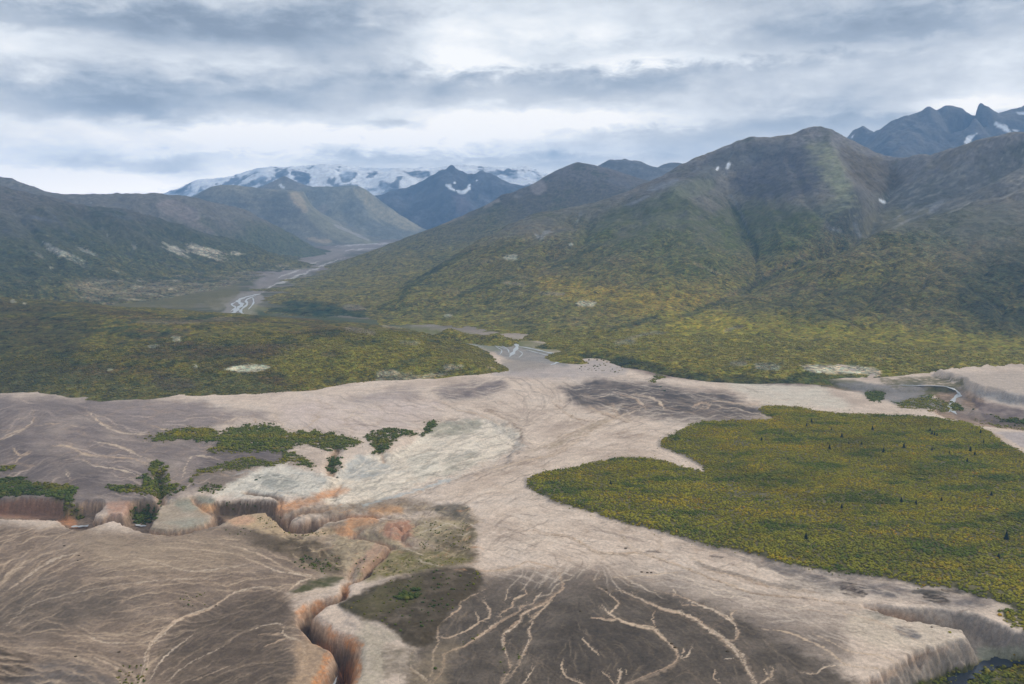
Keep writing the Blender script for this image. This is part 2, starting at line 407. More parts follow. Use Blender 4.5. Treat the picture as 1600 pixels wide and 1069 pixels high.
# --- right-hand mountain
sky_r = pts3([(560, 505, 2750), (616, 470, 2900), (633, 447, 3200), (666, 427, 3400), (693, 407, 3600), (720, 391, 3700), (746, 380, 3800), (766, 367, 3900), (800, 350, 4000), (833, 337, 4100), (866, 330, 4150),
    (900, 323, 4200), (966, 307, 4300), (1000, 293, 4400), (1033, 277, 4450), (1066, 257, 4500), (1093, 246, 4500), (1120, 238, 4500), (1150, 227, 4500), (1172, 219, 4500), (1200, 217, 4500), (1225, 216, 4500), (1240, 212, 4500), (1256, 205, 4500), (1272, 201, 4500), (1284, 200, 4500),
    (1297, 203, 4500), (1315, 213, 4500), (1335, 224, 4500), (1360, 237, 4500), (1380, 244, 4450), (1400, 248, 4400), (1425, 247, 4300), (1450, 245, 4250), (1475, 239, 4150), (1500, 232, 4050), (1530, 223, 3950), (1560, 217, 3900), (1600, 212, 3850), (1700, 206, 3750), (1850, 200, 3700), (2050, 215, 3600)])
ctrl = [sky_r, behind(sky_r, 1.12, .3), behind(sky_r, 1.3, .6),
    z3([(560, 515), (616, 512), (700, 527), (780, 532), (830, 540), (860, 549), (920, 564), (1000, 582), (1100, 594), (1200, 600), (1300, 599), (1400, 595), (1460, 591), (1500, 587), (1600, 592), (1750, 600), (1900, 610), (2050, 620)], -4),
    z3([(560, 530), (700, 560), (900, 600), (1100, 625), (1300, 630), (1600, 628), (1900, 640), (2050, 660)], -30),
    pts3([(616, 500, 2600), (700, 515, 2280), (780, 522, 2190), (860, 535, 2090), (920, 546, 1950), (1000, 560, 1850), (1100, 577, 1735), (1200, 579, 1718), (1300, 576, 1738), (1400, 575, 1745), (1500, 573, 1760), (1600, 577, 1735), (1800, 590, 1700)]),
    pts3([(1000, 505, 2380), (1150, 497, 2430), (1300, 512, 2280), (1450, 520, 2190), (1600, 527, 2120), (1800, 535, 2080)], 2),
    pts3([(900, 556, 1890), (1000, 556, 1885), (1150, 557, 1880), (1300, 556, 1880), (1450, 557, 1880), (1600, 560, 1860), (1800, 566, 1840)]), pts3([(1000, 547, 1960), (1200, 546, 1965), (1400, 547, 1960), (1600, 552, 1930)]),
    pts3([(1080, 535, 2100), (1300, 535, 2070), (1450, 542, 2000), (1600, 548, 1960), (1800, 555, 1930)], 2),
    pts3([(700, 480, 2800), (700, 440, 3200), (800, 480, 2700), (800, 430, 3100), (800, 390, 3500), (900, 480, 2600), (900, 430, 3000), (900, 380, 3500), (900, 350, 3900), (1000, 455, 2700), (1000, 400, 3200), (1000, 340, 3800)]),
    pts3([(1128, 300, 4150), (1150, 330, 3950), (1170, 365, 3640), (1185, 395, 3330), (1180, 420, 3120), (1160, 445, 2920), (1135, 465, 2760), (1090, 480, 2650)], 3),
    pts3([(1120, 262, 4400), (1080, 290, 4000), (1040, 318, 3800)], 2), pts3([(1060, 350, 3500), (1100, 400, 3080), (1050, 430, 2900)]), pts3([(1180, 250, 4380), (1160, 290, 4200)]),
    pts3([(1220, 260, 4250), (1220, 320, 3750), (1240, 370, 3350), (1250, 400, 3180)]),
    pts3([(1290, 215, 4450), (1292, 240, 4200), (1312, 270, 3930), (1336, 305, 3700), (1325, 340, 3500), (1290, 375, 3330)], 3),
    pts3([(1400, 270, 4320), (1392, 300, 4050), (1380, 330, 3800), (1352, 368, 3480), (1290, 398, 3270), (1230, 425, 3080), (1180, 447, 2900)], 3),
    pts3([(1750, 240, 3480), (1600, 268, 3480), (1540, 308, 3280), (1470, 343, 3080), (1400, 366, 2960), (1330, 386, 2900), (1270, 405, 2860)], 3),
    pts3([(1600, 285, 3750), (1520, 310, 3700), (1460, 325, 3600), (1405, 348, 3500)], 2),
    pts3([(1600, 330, 3000), (1600, 400, 2680), (1600, 470, 2340), (1450, 400, 2740), (1450, 460, 2440), (1300, 440, 2700), (1300, 482, 2430), (1200, 470, 2600), (1750, 330, 2950), (1750, 450, 2400), (2050, 350, 2800), (2050, 480, 2300)]),
]
s = make_hill(540, 2080, 1560, 5600, 620, ctrl, 0.0015)
g = gullies(s, 0.7, 1, nz=30, wl=420, seed=3, carve=30, lo=3.2, hi=8.5, rough=7)
s.proj()
for pts, w, dz in [([(1128, 290), (1143, 318), (1152, 340), (1163, 355), (1175, 380), (1183, 397)], 14, -26), ([(1402, 275), (1392, 300), (1378, 320), (1366, 338), (1358, 355), (1345, 374)], 16, -34), ([(1326, 335), (1334, 350), (1338, 362), (1343, 376)], 8, -22),
    ([(1345, 376), (1320, 390), (1290, 396), (1240, 410), (1205, 428), (1180, 445), (1145, 463)], 12, -20), ([(1178, 390), (1182, 410), (1180, 440)], 8, -14), ([(1310, 372), (1270, 384), (1240, 402)], 9, -12), ([(1200, 300), (1230, 345), (1262, 385)], 12, -14), ([(1240, 240), (1250, 290), (1285, 350)], 12, -12),
    ([(925, 330), (920, 350), (912, 372), (895, 385), (853, 404), (826, 414), (780, 436)], 12, -18), ([(1010, 320), (1000, 350), (960, 380), (930, 400), (900, 430)], 12, -14), ([(1060, 330), (1050, 370), (1010, 410), (980, 440)], 12, -12), ([(860, 345), (830, 375), (790, 400), (740, 430)], 10, -14), ([(1600, 290), (1500, 322), (1450, 340), (1405, 352)], 10, -24),
    ([(1560, 390), (1530, 440), (1490, 490)], 14, -14), ([(1300, 425), (1262, 460), (1230, 492)], 10, -10), ([(1400, 410), (1365, 455), (1340, 500)], 12, -12), ([(1600, 440), (1570, 480), (1560, 515)], 12, -12), ([(1470, 400), (1440, 440), (1420, 490)], 12, -12),
    ([(1290, 205), (1297, 225), (1305, 250), (1318, 275), (1332, 295), (1334, 312), (1322, 335), (1300, 355)], 20, 26), ([(1180, 222), (1150, 245), (1120, 268), (1090, 287), (1062, 297), (1040, 320)], 18, 20), ([(1640, 255), (1600, 268), (1540, 305), (1470, 343), (1400, 364), (1330, 384)], 16, 18), ([(1450, 248), (1440, 285), (1410, 320), (1390, 345)], 14, 12), ([(1540, 225), (1500, 270), (1450, 305)], 16, 14),
    ([(1075, 300), (1080, 350), (1110, 400), (1115, 430)], 16, 14), ([(1000, 300), (970, 345), (930, 380)], 14, 12), ([(1190, 300), (1210, 350), (1225, 395)], 14, 12), ([(1240, 213), (1225, 250), (1235, 300)], 14, 12)]: s.crease(pts, w, dz)
s.Z += ridged(s.X/170, s.Y/170, 5, 609)*12*ss(s.Z, 120, 400)
s.proj(); HILLS.append(('right', s))
n1 = fbm(s.X/260, s.Y/260, 5, 31); n2 = fbm(s.X/60, s.Y/60, 4, 33); n3 = fbm(s.X/700, s.Y/700, 3, 37)
zz = s.Z+n1*150+n3*90
green = lin((112, 104, 54)); olive = lin((100, 92, 56)); dgreen = lin((70, 72, 44)); upper = lin((104, 100, 86)); rock = lin((122, 117, 116)); brown = lin((116, 102, 74))
c = lerpc(np.broadcast_to(green, s.X.shape+(3,)), olive, ss(zz, 50, 170))
c = lerpc(c, upper, ss(zz, 150, 330)); c = lerpc(c, rock, ss(zz+n2*120, 320, 600)*0.85)
c = lerpc(c, brown, ss(n2+n1, 0.12, 0.5)*0.45)
c = lerpc(c, dgreen, ss(-n1+n2*0.6, 0.1, 0.45)*0.65)
c = lerpc(c, dgreen, np.clip(s.g2*1.3, 0, 1)*0.6*ss(s.Z, 700, 300))
c = lerpc(c, lin((112, 112, 104)), ss(0.1-s.g4*2+n2*0.5, -0.1, 0.35)*ss(zz, 250, 480)*0.3)
s.col = c; s.veg = 1-ss(zz, 180, 380)
s.col = s.col*1.12; mottle(s, .30, .5)
mt = s
def P_(*a, **k): s.poly(*a, **k)
def Ln(*a, **k): s.line(*a, **k)
# bright amber-green benches low down
P_([(560, 500), (700, 500), (860, 520), (1000, 510), (1150, 495), (1300, 500), (1450, 512), (1620, 520), (1620, 590), (1000, 590), (700, 545), (560, 520)], (128, 118, 44), 12, 10, 4, 0.6, 0.5, 40)
P_([(830, 425), (900, 440), (980, 450), (1060, 455), (1110, 450), (1130, 470), (1040, 490), (930, 480), (850, 455)], (152, 130, 56), 12, 8, 4, 0.5, 0.6, 30)
P_([(1030, 490), (1110, 480), (1160, 500), (1200, 515), (1120, 520), (1040, 510)], (150, 136, 48), 8, 6, 3, 0.5, 0.6, 30)
P_([(1000, 515), (1250, 510), (1600, 530), (1600, 545), (1250, 530), (1000, 530)], (136, 126, 48), 8, 6, 3, 0.45, 0.5, 40)
P_([(1150, 480), (1250, 490), (1400, 500), (1600, 520), (1600, 400), (1450, 430), (1300, 450)], (76, 72, 50), 14, 12, 4, 0.55, 0.5, 50)
P_([(1500, 420), (1640, 380), (1640, 520), (1520, 500)], (58, 62, 44), 20, 12, 4, 0.6, 0.4, 50)
# pale grassy ridges, grey flanks
P_([(1265, 225), (1300, 228), (1318, 262), (1330, 290), (1325, 330), (1288, 345), (1270, 335), (1300, 310), (1290, 280), (1265, 262)], (142, 142, 112), 8, 5, 4, 0.75, 0.5, 14)
P_([(1180, 225), (1260, 225), (1285, 262), (1270, 300), (1180, 310), (1150, 280)], (86, 84, 88), 10, 10, 4, 0.75, 0.4, 40)
P_([(1312, 228), (1350, 245), (1400, 262), (1405, 290), (1380, 300), (1345, 285), (1325, 262)], (92, 80, 58), 8, 8, 4, .7, .4, 20)
P_([(1125, 330), (1200, 320), (1265, 330), (1280, 370), (1200, 400), (1140, 385), (1110, 350)], (84, 90, 46), 10, 10, 4, .6, .5, 24)
P_([(1000, 310), (1060, 300), (1120, 350), (1160, 400), (1100, 430), (1000, 400), (900, 380), (940, 340)], (88, 94, 52), 12, 12, 4, .5, .6, 24)
P_([(1060, 262), (1110, 246), (1180, 225), (1240, 218), (1180, 240), (1110, 262), (1040, 295), (980, 318), (1000, 300)], (92, 88, 84), 6, 6, 4, .6, .3, 24)
P_([(1105, 245), (1160, 230), (1240, 222), (1190, 250), (1130, 275), (1085, 285)], (104, 106, 106), 8, 5, 4, 0.45, 0.5, 20)
P_([(1400, 300), (1470, 270), (1560, 235), (1640, 225), (1640, 260), (1560, 285), (1500, 320), (1420, 340)], (104, 104, 98), 14, 10, 5, 0.5, 0.5, 22)
P_([(1330, 345), (1390, 330), (1440, 325), (1450, 340), (1390, 360), (1330, 372)], (124, 118, 92), 5, 4, 2, 0.6, 0.4, 14)
P_([(1040, 290), (1105, 280), (1110, 297), (1050, 312)], (118, 122, 96), 5, 4, 2, 0.5, 0.4, 14)
P_([(1400, 355), (1480, 330), (1560, 320), (1600, 330), (1560, 370), (1440, 385)], (96, 98, 82), 10, 8, 4, 0.45, 0.6, 18)
P_([(1270, 330), (1340, 295), (1350, 340), (1345, 372), (1310, 368)], (72, 74, 72), 8, 5, 4, 0.6, 0.4, 12)
for q in range(46):
    a = random.uniform(0, 1); x = 1380+a*220; y = 330-a*70+random.uniform(-28, 40)
    Ln([(x, y), (x+random.uniform(14, 40), y-random.uniform(8, 20))], (146, 142, 134), random.uniform(1, 3), a=0.7, warp=4, taper=True, brk=0.4)
for q in range(30):
    x = random.uniform(1285, 1340); y = 232+(x-1285)*1.7+random.uniform(-8, 30)
    Ln([(x-14, y+2), (x+10, y-1)], (140, 142, 112), random.uniform(1, 2.2), a=0.5, warp=3, taper=True)
P_([(1250, 572), (1275, 570), (1320, 572), (1360, 576), (1376, 580), (1374, 588), (1340, 585), (1300, 584), (1262, 580)], (186, 176, 166), 2, 3, 2, .95, .15)
P_([(1262, 582), (1310, 586), (1375, 588), (1480, 586), (1480, 600), (1240, 600), (1235, 586)], (66, 76, 40), 3, 3, 2, .7, .3)
P_([(965, 556), (1000, 562), (1060, 578), (1150, 588), (1240, 592), (1240, 600), (1100, 600), (960, 580)], (58, 62, 40), 3, 3, 2, .7, .4)
# scree, slips and rock bands
for pts, w, cc in [([(1010, 298), (1035, 290), (1062, 280)], 7, (128, 130, 134)), ([(975, 322), (1000, 312), (1015, 304)], 4, (122, 124, 126)),
                   ([(1450, 333), (1462, 322), (1475, 313)], 8, (138, 138, 138)), ([(1138, 300), (1150, 318), (1163, 345), (1172, 372)], 3, (110, 112, 112)),
                   ([(1332, 346), (1340, 360), (1343, 374)], 5, (118, 120, 122)), ([(1295, 357), (1315, 360)], 4, (116, 116, 120)),
                   ([(1125, 470), (1150, 458), (1185, 440), (1205, 424), (1250, 402), (1262, 396)], 6, (120, 104, 76)), ([(1078, 408), (1100, 418), (1135, 432)], 4, (128, 118, 92)),
                   ([(910, 330), (900, 352)], 3, (118, 118, 112)), ([(775, 358), (782, 350)], 3, (120, 120, 110)),
                   ([(836, 365), (846, 372), (852, 364), (866, 362)], 4, (150, 148, 146)), ([(782, 441), (800, 443), (826, 446)], 4, (134, 122, 104)),
                   ([(845, 458), (880, 460)], 4, (134, 124, 110)), ([(900, 473), (915, 474), (933, 474)], 7, (186, 180, 172)), ([(793, 403), (804, 402)], 6, (176, 174, 170)),
                   ([(890, 383), (893, 382)], 3, (190, 188, 184)), ([(1085, 268), (1090, 262)], 3, (116, 116, 120)),
                   ([(975, 533), (1005, 523), (1045, 519)], 4, (136, 128, 108)), ([(965, 535), (990, 534)], 6, (140, 134, 114)), ([(697, 494), (703, 493)], 4, (160, 156, 146)),
                   ([(1130, 518), (1150, 512), (1165, 510)], 4, (120, 112, 98)), ([(1145, 568), (1165, 569)], 5, (132, 128, 120)), ([(1185, 572), (1212, 574)], 8, (130, 128, 124))]:
    Ln(pts, cc, w, w, a=0.85, warp=3, fine=2, taper=len(pts) > 2, brk=0.3)
# deep scrub in the ravines
for pts, w in [([(1210, 430), (1175, 447), (1150, 458)], 10), ([(1140, 465), (1100, 482), (1066, 495)], 9), ([(1128, 300), (1150, 330), (1170, 365), (1185, 395), (1180, 420)], 4),
               ([(616, 480), (633, 455), (660, 435), (700, 410), (740, 390)], 7), ([(700, 470), (760, 445), (810, 430)], 5), ([(860, 420), (900, 400), (950, 380)], 4), ([(940, 520), (990, 505), (1030, 495)], 5),
               ([(905, 555), (950, 560), (1000, 568)], 12), ([(1230, 470), (1250, 450)], 5), ([(780, 545), (830, 540), (870, 548)], 6)]:
    Ln(pts, (46, 58, 40), w, w, a=0.6, warp=4, fine=2, taper=True, brk=0.3)
# snow beds
for pts, w in [([(1137, 262), (1139, 256)], 4), ([(1120, 265), (1122, 262)], 2.5), ([(1376, 313), (1381, 316)], 4)]:
    Ln(pts, (235, 238, 242), w, a=1, warp=1, fine=.5)

# --- ridge behind it on the right of the valley mouth
sky_m = pts3([(330, 500, 2850), (400, 482, 3050), (430, 460, 3400), (470, 443, 3900), (510, 425, 4600), (533, 417, 5000), (556, 401, 5300), (585, 389, 5400), (616, 380, 5500), (643, 368, 5500), (664, 360, 5550), (683, 353, 5600), (700, 346, 5650), (720, 339, 5700), (742, 329, 5750), (763, 320, 5800), (785, 306, 5850), (800, 301, 5900), (817, 294, 5950), (833, 288, 6000), (850, 278, 6050), (866, 270, 6100), (886, 262, 6150), (903, 255, 6200), (918, 257, 6250), (933, 261, 6300), (956, 266, 6300), (1000, 283, 6400), (1060, 300, 6500), (1200, 330, 6500)])
ctrl = [sky_m, behind(sky_m, 1.1, .35), behind(sky_m, 1.25, .9),
        z3([(380, 490), (420, 498), (480, 500), (540, 503), (600, 508), (640, 515)], -5), z3([(350, 520), (450, 530), (600, 540)], -40),
        z3([(300, 480), (395, 470), (420, 455), (455, 438), (500, 415), (530, 403), (560, 389)], -25),
        pts3([(500, 430, 4300), (500, 450, 3700), (600, 430, 4100), (616, 400, 4700), (560, 450, 3600), (500, 475, 3000), (550, 487, 2800), (600, 465, 3100), (650, 450, 3350), (700, 420, 4100), (750, 390, 4700), (800, 358, 5200), (850, 328, 5500), (900, 298, 5800), (960, 330, 5500), (1060, 350, 5200), (1100, 400, 4500)])]
s = make_hill(300, 1120, 2600, 8500, 380, ctrl, 0.0016)
g = gullies(s, 0.7, 1, nz=30, wl=520, seed=13, carve=30, lo=3.2, hi=8.0, rough=8); s.proj(); s.Z -= ss(s.PX, 650, 740)*(1-ss(s.Q, 3100, 3700))*90; s.proj(); HILLS.append(('mid', s))
n1 = fbm(s.X/260, s.Y/260, 5, 131); n2 = fbm(s.X/60, s.Y/60, 4, 133)
zz = s.Z+n1*120
c = lerpc(np.broadcast_to(lin((108, 98, 54)), s.X.shape+(3,)), lin((92, 86, 62)), ss(zz, 50, 250))
c = lerpc(c, lin((84, 80, 72)), ss(zz, 250, 450)); c = lerpc(c, lin((98, 94, 94)), ss(zz, 480, 720))
c = lerpc(c, lin((56, 66, 46)), np.clip(s.g2*1.3, 0, 1)*0.6); c = lerpc(c, lin((58, 66, 44)), ss(n2-n1, .1, .5)*.5)
s.col = c*1.2; s.veg = 1-ss(zz, 180, 380); mottle(s, .3, .45, 920)
P_([(455, 470), (500, 472), (530, 478), (560, 482), (573, 490), (555, 500), (500, 497), (460, 490), (420, 485)], (42, 58, 44), 5, 5, 3, 0.85, 0.3, 20)
P_([(535, 480), (552, 476), (572, 482), (565, 486), (545, 486)], (128, 116, 104), 2, 3, 2, 0.8)
P_([(830, 285), (848, 280), (855, 296), (845, 305), (833, 300)], (140, 132, 130), 3, 3, 2, 0.7, .3)
for pts, w, cc in [([(755, 325), (772, 316), (782, 311)], 4, (148, 138, 130)), ([(690, 352), (700, 347), (715, 343)], 4, (140, 128, 118)), ([(705, 345), (730, 333)], 5, (126, 116, 104)),
                   ([(800, 306), (815, 308)], 4, (132, 130, 130)), ([(590, 395), (615, 386)], 3, (126, 120, 104)), ([(870, 345), (890, 330)], 3, (112, 110, 108)),
                   ([(940, 280), (975, 288), (985, 300)], 6, (108, 108, 112)), ([(470, 445), (500, 430), (520, 418)], 3, (116, 108, 88))]:
    Ln(pts, cc, w, w, a=0.7, warp=3, fine=2, taper=True, brk=.3)

# --- far peaks behind that ridge
sky2 = pts3([(900, 285, 8500), (920, 270, 8500), (935, 262, 8500), (945, 257, 8500), (953, 253, 8500), (962, 254, 8500), (976, 251, 8500), (985, 254, 8500), (1000, 255, 8500), (1008, 259, 8500), (1016, 263, 8500), (1026, 267, 8600), (1034, 263, 9000), (1043, 259, 9000), (1056, 259, 9000), (1070, 264, 9000), (1100, 280, 9000)])
ctrl = [sky2, behind(sky2, 1.1, .6), pts3([(930, 300, 7600), (970, 300, 7500), (1010, 305, 7500), (900, 330, 7000), (1100, 330, 7000), (990, 275, 8100), (960, 272, 8150)])]
s = make_hill(880, 1130, 6900, 9800, 120, ctrl, 0.0018)
gullies(s, 1, 1, nz=60, wl=700, seed=23, carve=35, lo=2.5, hi=7, rough=10); s.proj()
c = lerpc(np.broadcast_to(lin((92, 92, 92)), s.X.shape+(3,)), lin((112, 110, 110)), ss(fbm(s.X/200, s.Y/200, 4, 3), -.2, .4)); s.col = c; mottle(s, .3, .3, 930, 40); HILLS.append(('far peaks', s))
# --- left mountain slope
sky_l = pts3([(-500, 240, 4000), (-300, 265, 4100), (-120, 283, 4200), (0, 295, 4300), (33, 305, 4350), (83, 315, 4400), (120, 322, 4450), (150, 327, 4500), (200, 332, 4600), (233, 343, 4700), (258, 347, 4800), (283, 351, 4900), (317, 366, 5100), (345, 372, 5200), (367, 377, 5300), (400, 387, 5500), (433, 398, 5650), (467, 409, 5700), (500, 418, 5600)])
ctrl = [sky_l, behind(sky_l, 1.12, .4), behind(sky_l, 1.3, .8),
        z3([(530, 420), (480, 428), (430, 437), (380, 446), (330, 458), (250, 472), (150, 482), (50, 490), (-100, 495), (-300, 500), (-500, 505)], -8),
        z3([(500, 450), (350, 480), (150, 510), (-100, 530), (-500, 540)], -50),
        pts3([(0, 360, 3750), (0, 410, 3200), (0, 450, 2900), (100, 380, 3900), (100, 430, 3450), (200, 400, 4200), (200, 440, 3700), (300, 405, 4700), (300, 435, 4200), (400, 420, 4900), (-200, 350, 3600), (-200, 440, 2900), (-450, 350, 3400), (-450, 450, 2700)])]
s = make_hill(-480, 560, 2450, 7000, 420, ctrl, 0.0016)
gullies(s, 0.9, 1, nz=40, wl=480, seed=43, carve=36, lo=3.2, hi=8.0, rough=8); s.proj()
for pts, w, dz in [([(20, 325), (32, 342), (50, 363), (68, 382), (85, 400), (100, 420)], 14, -26), ([(110, 325), (127, 338), (147, 353), (167, 370), (190, 390), (220, 410)], 14, -24), ([(205, 338), (230, 350), (255, 364), (300, 384)], 12, -20), ([(-60, 340), (-20, 380), (10, 410), (60, 440)], 16, -20),
    ([(60, 315), (80, 340), (110, 365), (150, 400), (200, 425)], 14, 16), ([(160, 330), (200, 362), (240, 390), (300, 415)], 14, 16), ([(280, 352), (320, 375), (370, 398), (420, 410)], 12, 12), ([(-40, 300), (0, 340), (30, 380), (70, 415)], 16, 14)]: s.crease(pts, w, dz)
s.Z += ridged(s.X/170, s.Y/170, 5, 619)*15; s.proj(); HILLS.append(('left', s))
n1 = fbm(s.X/260, s.Y/260, 5, 231); n2 = fbm(s.X/60, s.Y/60, 4, 233); n3 = fbm(s.X/600, s.Y/600, 3, 235)
zz = s.Z+n1*110+n3*60
c = lerpc(np.broadcast_to(lin((84, 82, 50)), s.X.shape+(3,)), lin((70, 74, 54)), ss(zz, 40, 160))
c = lerpc(c, lin((74, 76, 68)), ss(zz, 160, 360)); c = lerpc(c, lin((92, 90, 88)), ss(zz, 320, 480)*.7)
c = lerpc(c, lin((50, 58, 44)), np.clip(s.g2*1.3, 0, 1)*0.6); c = lerpc(c, lin((48, 58, 44)), ss(n2-n1, .05, .45)*.6)
s.col = c*np.array([1.36, 1.26, 1.2]); s.veg = 1-ss(zz, 120, 320); mottle(s, .3, .5, 940)
P_([(-60, 380), (60, 395), (180, 425), (290, 440), (240, 452), (100, 440), (-60, 420)], (62, 66, 50), 12, 10, 4, .5, .4, 40)
P_([(100, 440), (200, 440), (320, 445), (380, 430), (440, 425), (520, 420), (470, 440), (380, 455), (280, 470), (150, 465)], (124, 114, 98), 8, 8, 4, .7, .6, 30)
for pts, w, cc in [([(73, 383), (88, 392), (108, 401), (130, 410)], 9, (158, 156, 152)), ([(78, 387), (100, 401)], 4, (166, 162, 158)), ([(50, 390), (70, 402)], 4, (124, 122, 118)),
                   ([(125, 388), (138, 396), (148, 398)], 7, (132, 130, 126)), ([(255, 381), (268, 388), (285, 396), (300, 403)], 9, (172, 166, 160)), ([(293, 386), (312, 392), (333, 398), (352, 402)], 12, (180, 172, 166)),
                   ([(360, 395), (370, 394), (380, 398)], 6, (180, 172, 164)), ([(465, 390), (474, 393), (481, 396)], 6, (180, 172, 166)), ([(210, 380), (212, 388)], 6, (126, 126, 124)),
                   ([(78, 419), (82, 420)], 4, (160, 158, 152)), ([(164, 368), (167, 370)], 3, (190, 190, 190)), ([(205, 448), (228, 449)], 4, (168, 160, 148)), ([(263, 451), (280, 454)], 3, (176, 168, 156)),
                   ([(215, 438), (225, 439)], 2, (150, 144, 134)), ([(175, 421), (190, 427)], 3, (140, 138, 130)), ([(310, 450), (345, 456)], 3, (160, 152, 140)), ([(120, 375), (95, 350), (75, 330)], 3, (86, 88, 90)),
                   ([(20, 335), (60, 340), (110, 350)], 5, (96, 98, 100)), ([(160, 330), (180, 337), (220, 345)], 4, (92, 94, 94))]:
    if w < 5: Ln(pts, cc, w, w, a=0.8, warp=4, fine=3, taper=True, brk=0.6); continue
    for q in range(int(w*1.6)):
        o1, o2 = random.uniform(-w, w)*.5, random.uniform(-w, w)*.5; f0 = random.uniform(-.15, .3); f1 = random.uniform(.6, 1.15)
        pp = [(pts[0][0]+(b_[0]-pts[0][0])+o1, b_[1]+o2) for b_ in pts]; a0 = np.array(pp[0]); d0 = np.array(pp[-1])-a0
        Ln([tuple(a0+d0*f0), tuple(a0+d0*(f0+f1)/2+np.array([0, o1*.2])), tuple(a0+d0*f1)], cc, random.uniform(.8, 1.8), a=random.uniform(.4, .9), warp=4, fine=2, taper=True, brk=0.4)
for q in range(60):
    x = random.uniform(-20, 330); y = 318+x*0.18+random.uniform(0, 70)
    Ln([(x, y), (x+random.uniform(12, 40), y+random.uniform(8, 22))], random.choice([(96, 98, 94), (50, 58, 48), (104, 102, 92)]), random.uniform(1, 3), a=0.35, warp=5, taper=True)

for q in range(260):
    x = random.uniform(120, 560); y = 412+max(0, 430-x)*.09+random.uniform(0, 46)
    Ln([(x, y), (x+random.uniform(10, 50), y+random.uniform(-2, 4))], random.choice([(150, 140, 128), (128, 116, 104), (58, 66, 46), (64, 70, 46), (112, 104, 66), (110, 98, 90)]), random.uniform(1, 3), a=random.uniform(.3, .8), warp=4, fine=2, taper=True, brk=.4)
# --- bare shoulder behind it
sky_b = pts3([(-300, 225, 5540), (-150, 250, 5540), (0, 278, 5630), (20, 281, 5630), (33, 286, 5630), (67, 298, 5680), (88, 304, 5680), (110, 308, 5720), (130, 306, 5720), (150, 304, 5720), (200, 303, 5810), (240, 302, 5900), (267, 304, 5980), (290, 307, 6030), (317, 313, 6120), (345, 319, 6200), (367, 326, 6250), (385, 332, 6290), (400, 340, 6340), (433, 357, 6420), (450, 366, 6470), (467, 374, 6560), (480, 381, 6600), (493, 388, 6640), (512, 394, 6690)])
ctrl = [sky_b, behind(sky_b, 1.12, .5), behind(sky_b, 1.3, 1.0), zy([(530, 6500), (500, 6250), (460, 5950), (400, 5600), (300, 5300), (100, 5000), (-200, 4900)], 0),
        pts3([(420, 385, 5900), (340, 360, 5720), (250, 340, 5540), (150, 335, 5280), (0, 330, 5100), (470, 394, 6160)])]
s = make_hill(-260, 560, 4700, 8400, 200, ctrl, 0.0016)
gullies(s, 0.9, 1, nz=50, wl=600, seed=53, carve=44, lo=3.0, hi=7.5, rough=10); s.Z += ridged(s.X/200, s.Y/200, 4, 629)*12; s.proj(); HILLS.append(('shoulder', s))
n1 = fbm(s.X/300, s.Y/300, 5, 331); zz = s.Z+n1*150
c = lerpc(np.broadcast_to(lin((88, 92, 74)), s.X.shape+(3,)), lin((112, 108, 100)), ss(zz, 150, 350)); s.col = lerpc(c, lin((54, 60, 50)), s.g2*.6); mottle(s, .3, .4, 950, 34); s.veg = 0.5-0.5*ss(zz, 150, 350)
P_([(245, 315), (262, 312), (290, 320), (312, 338), (316, 352), (330, 362), (310, 366), (285, 345), (262, 335)], (136, 126, 122), 4, 5, 3, .65, .5, 14)
P_([(10, 295), (40, 298), (60, 312), (20, 310)], (108, 104, 104), 4, 4, 3, .5, .4)
for pts, w, cc in [([(345, 328), (370, 334), (395, 345)], 4, (118, 114, 102)), ([(250, 340), (258, 350)], 4, (140, 134, 132)), ([(140, 317), (142, 318)], 3, (170, 174, 176)), ([(320, 360), (345, 372)], 3, (120, 116, 112)), ([(160, 318), (230, 322)], 4, (104, 102, 98))]:
    Ln(pts, cc, w, a=.6, warp=3, taper=True, brk=.3)

# --- low green hill in the middle distance, left
cr = pts3([(-500, 455, 2350), (-250, 462, 2320), (-100, 468, 2300), (0, 472, 2300), (100, 480, 2280), (200, 487, 2250), (300, 495, 2230), (370, 500, 2200), (440, 506, 2180), (533, 512, 2120), (600, 515, 2100), (660, 522, 2070)])
ctrl = [cr, z3([(-500, 612), (-250, 618), (-100, 619), (0, 618), (66, 622), (127, 627), (200, 627), (267, 625), (333, 624), (383, 622), (450, 619), (500, 614), (540, 606), (600, 599), (660, 597), (720, 590), (806, 583)], -2),
        z3([(-250, 650), (0, 650), (300, 655), (500, 640), (700, 620), (850, 600), (830, 570), (800, 548)], -14),
        z3([(790, 570), (775, 556), (757, 544), (715, 534), (690, 526)], -3), z3([(700, 522), (740, 529), (790, 540), (820, 550)], -12), z3([(620, 506), (560, 502), (470, 496), (380, 490), (250, 484), (100, 476)], -10),
        z3([(500, 480), (300, 474), (100, 466), (-200, 458)], -30),
        pts3([(0, 540, 1850), (150, 545, 1830), (300, 550, 1800), (450, 552, 1790), (560, 555, 1760), (0, 590, 1640), (150, 598, 1600), (300, 600, 1590), (650, 560, 1800), (720, 562, 1770), (-250, 545, 1850)])]
s = make_hill(-480, 850, 1430, 3100, 520, ctrl, 0.0014)
gullies(s, 1.0, 1, nz=13, wl=190, seed=63, carve=4, lo=3.6, hi=8.5, rough=2.0); s.proj(); HILLS.append(('low', s))
n1 = fbm(s.X/170, s.Y/170, 5, 431); n2 = fbm(s.X/35, s.Y/35, 4, 433)
c = lerpc(np.broadcast_to(lin((116, 106, 42)), s.X.shape+(3,)), lin((88, 76, 44)), ss(n1, -.1, .4))
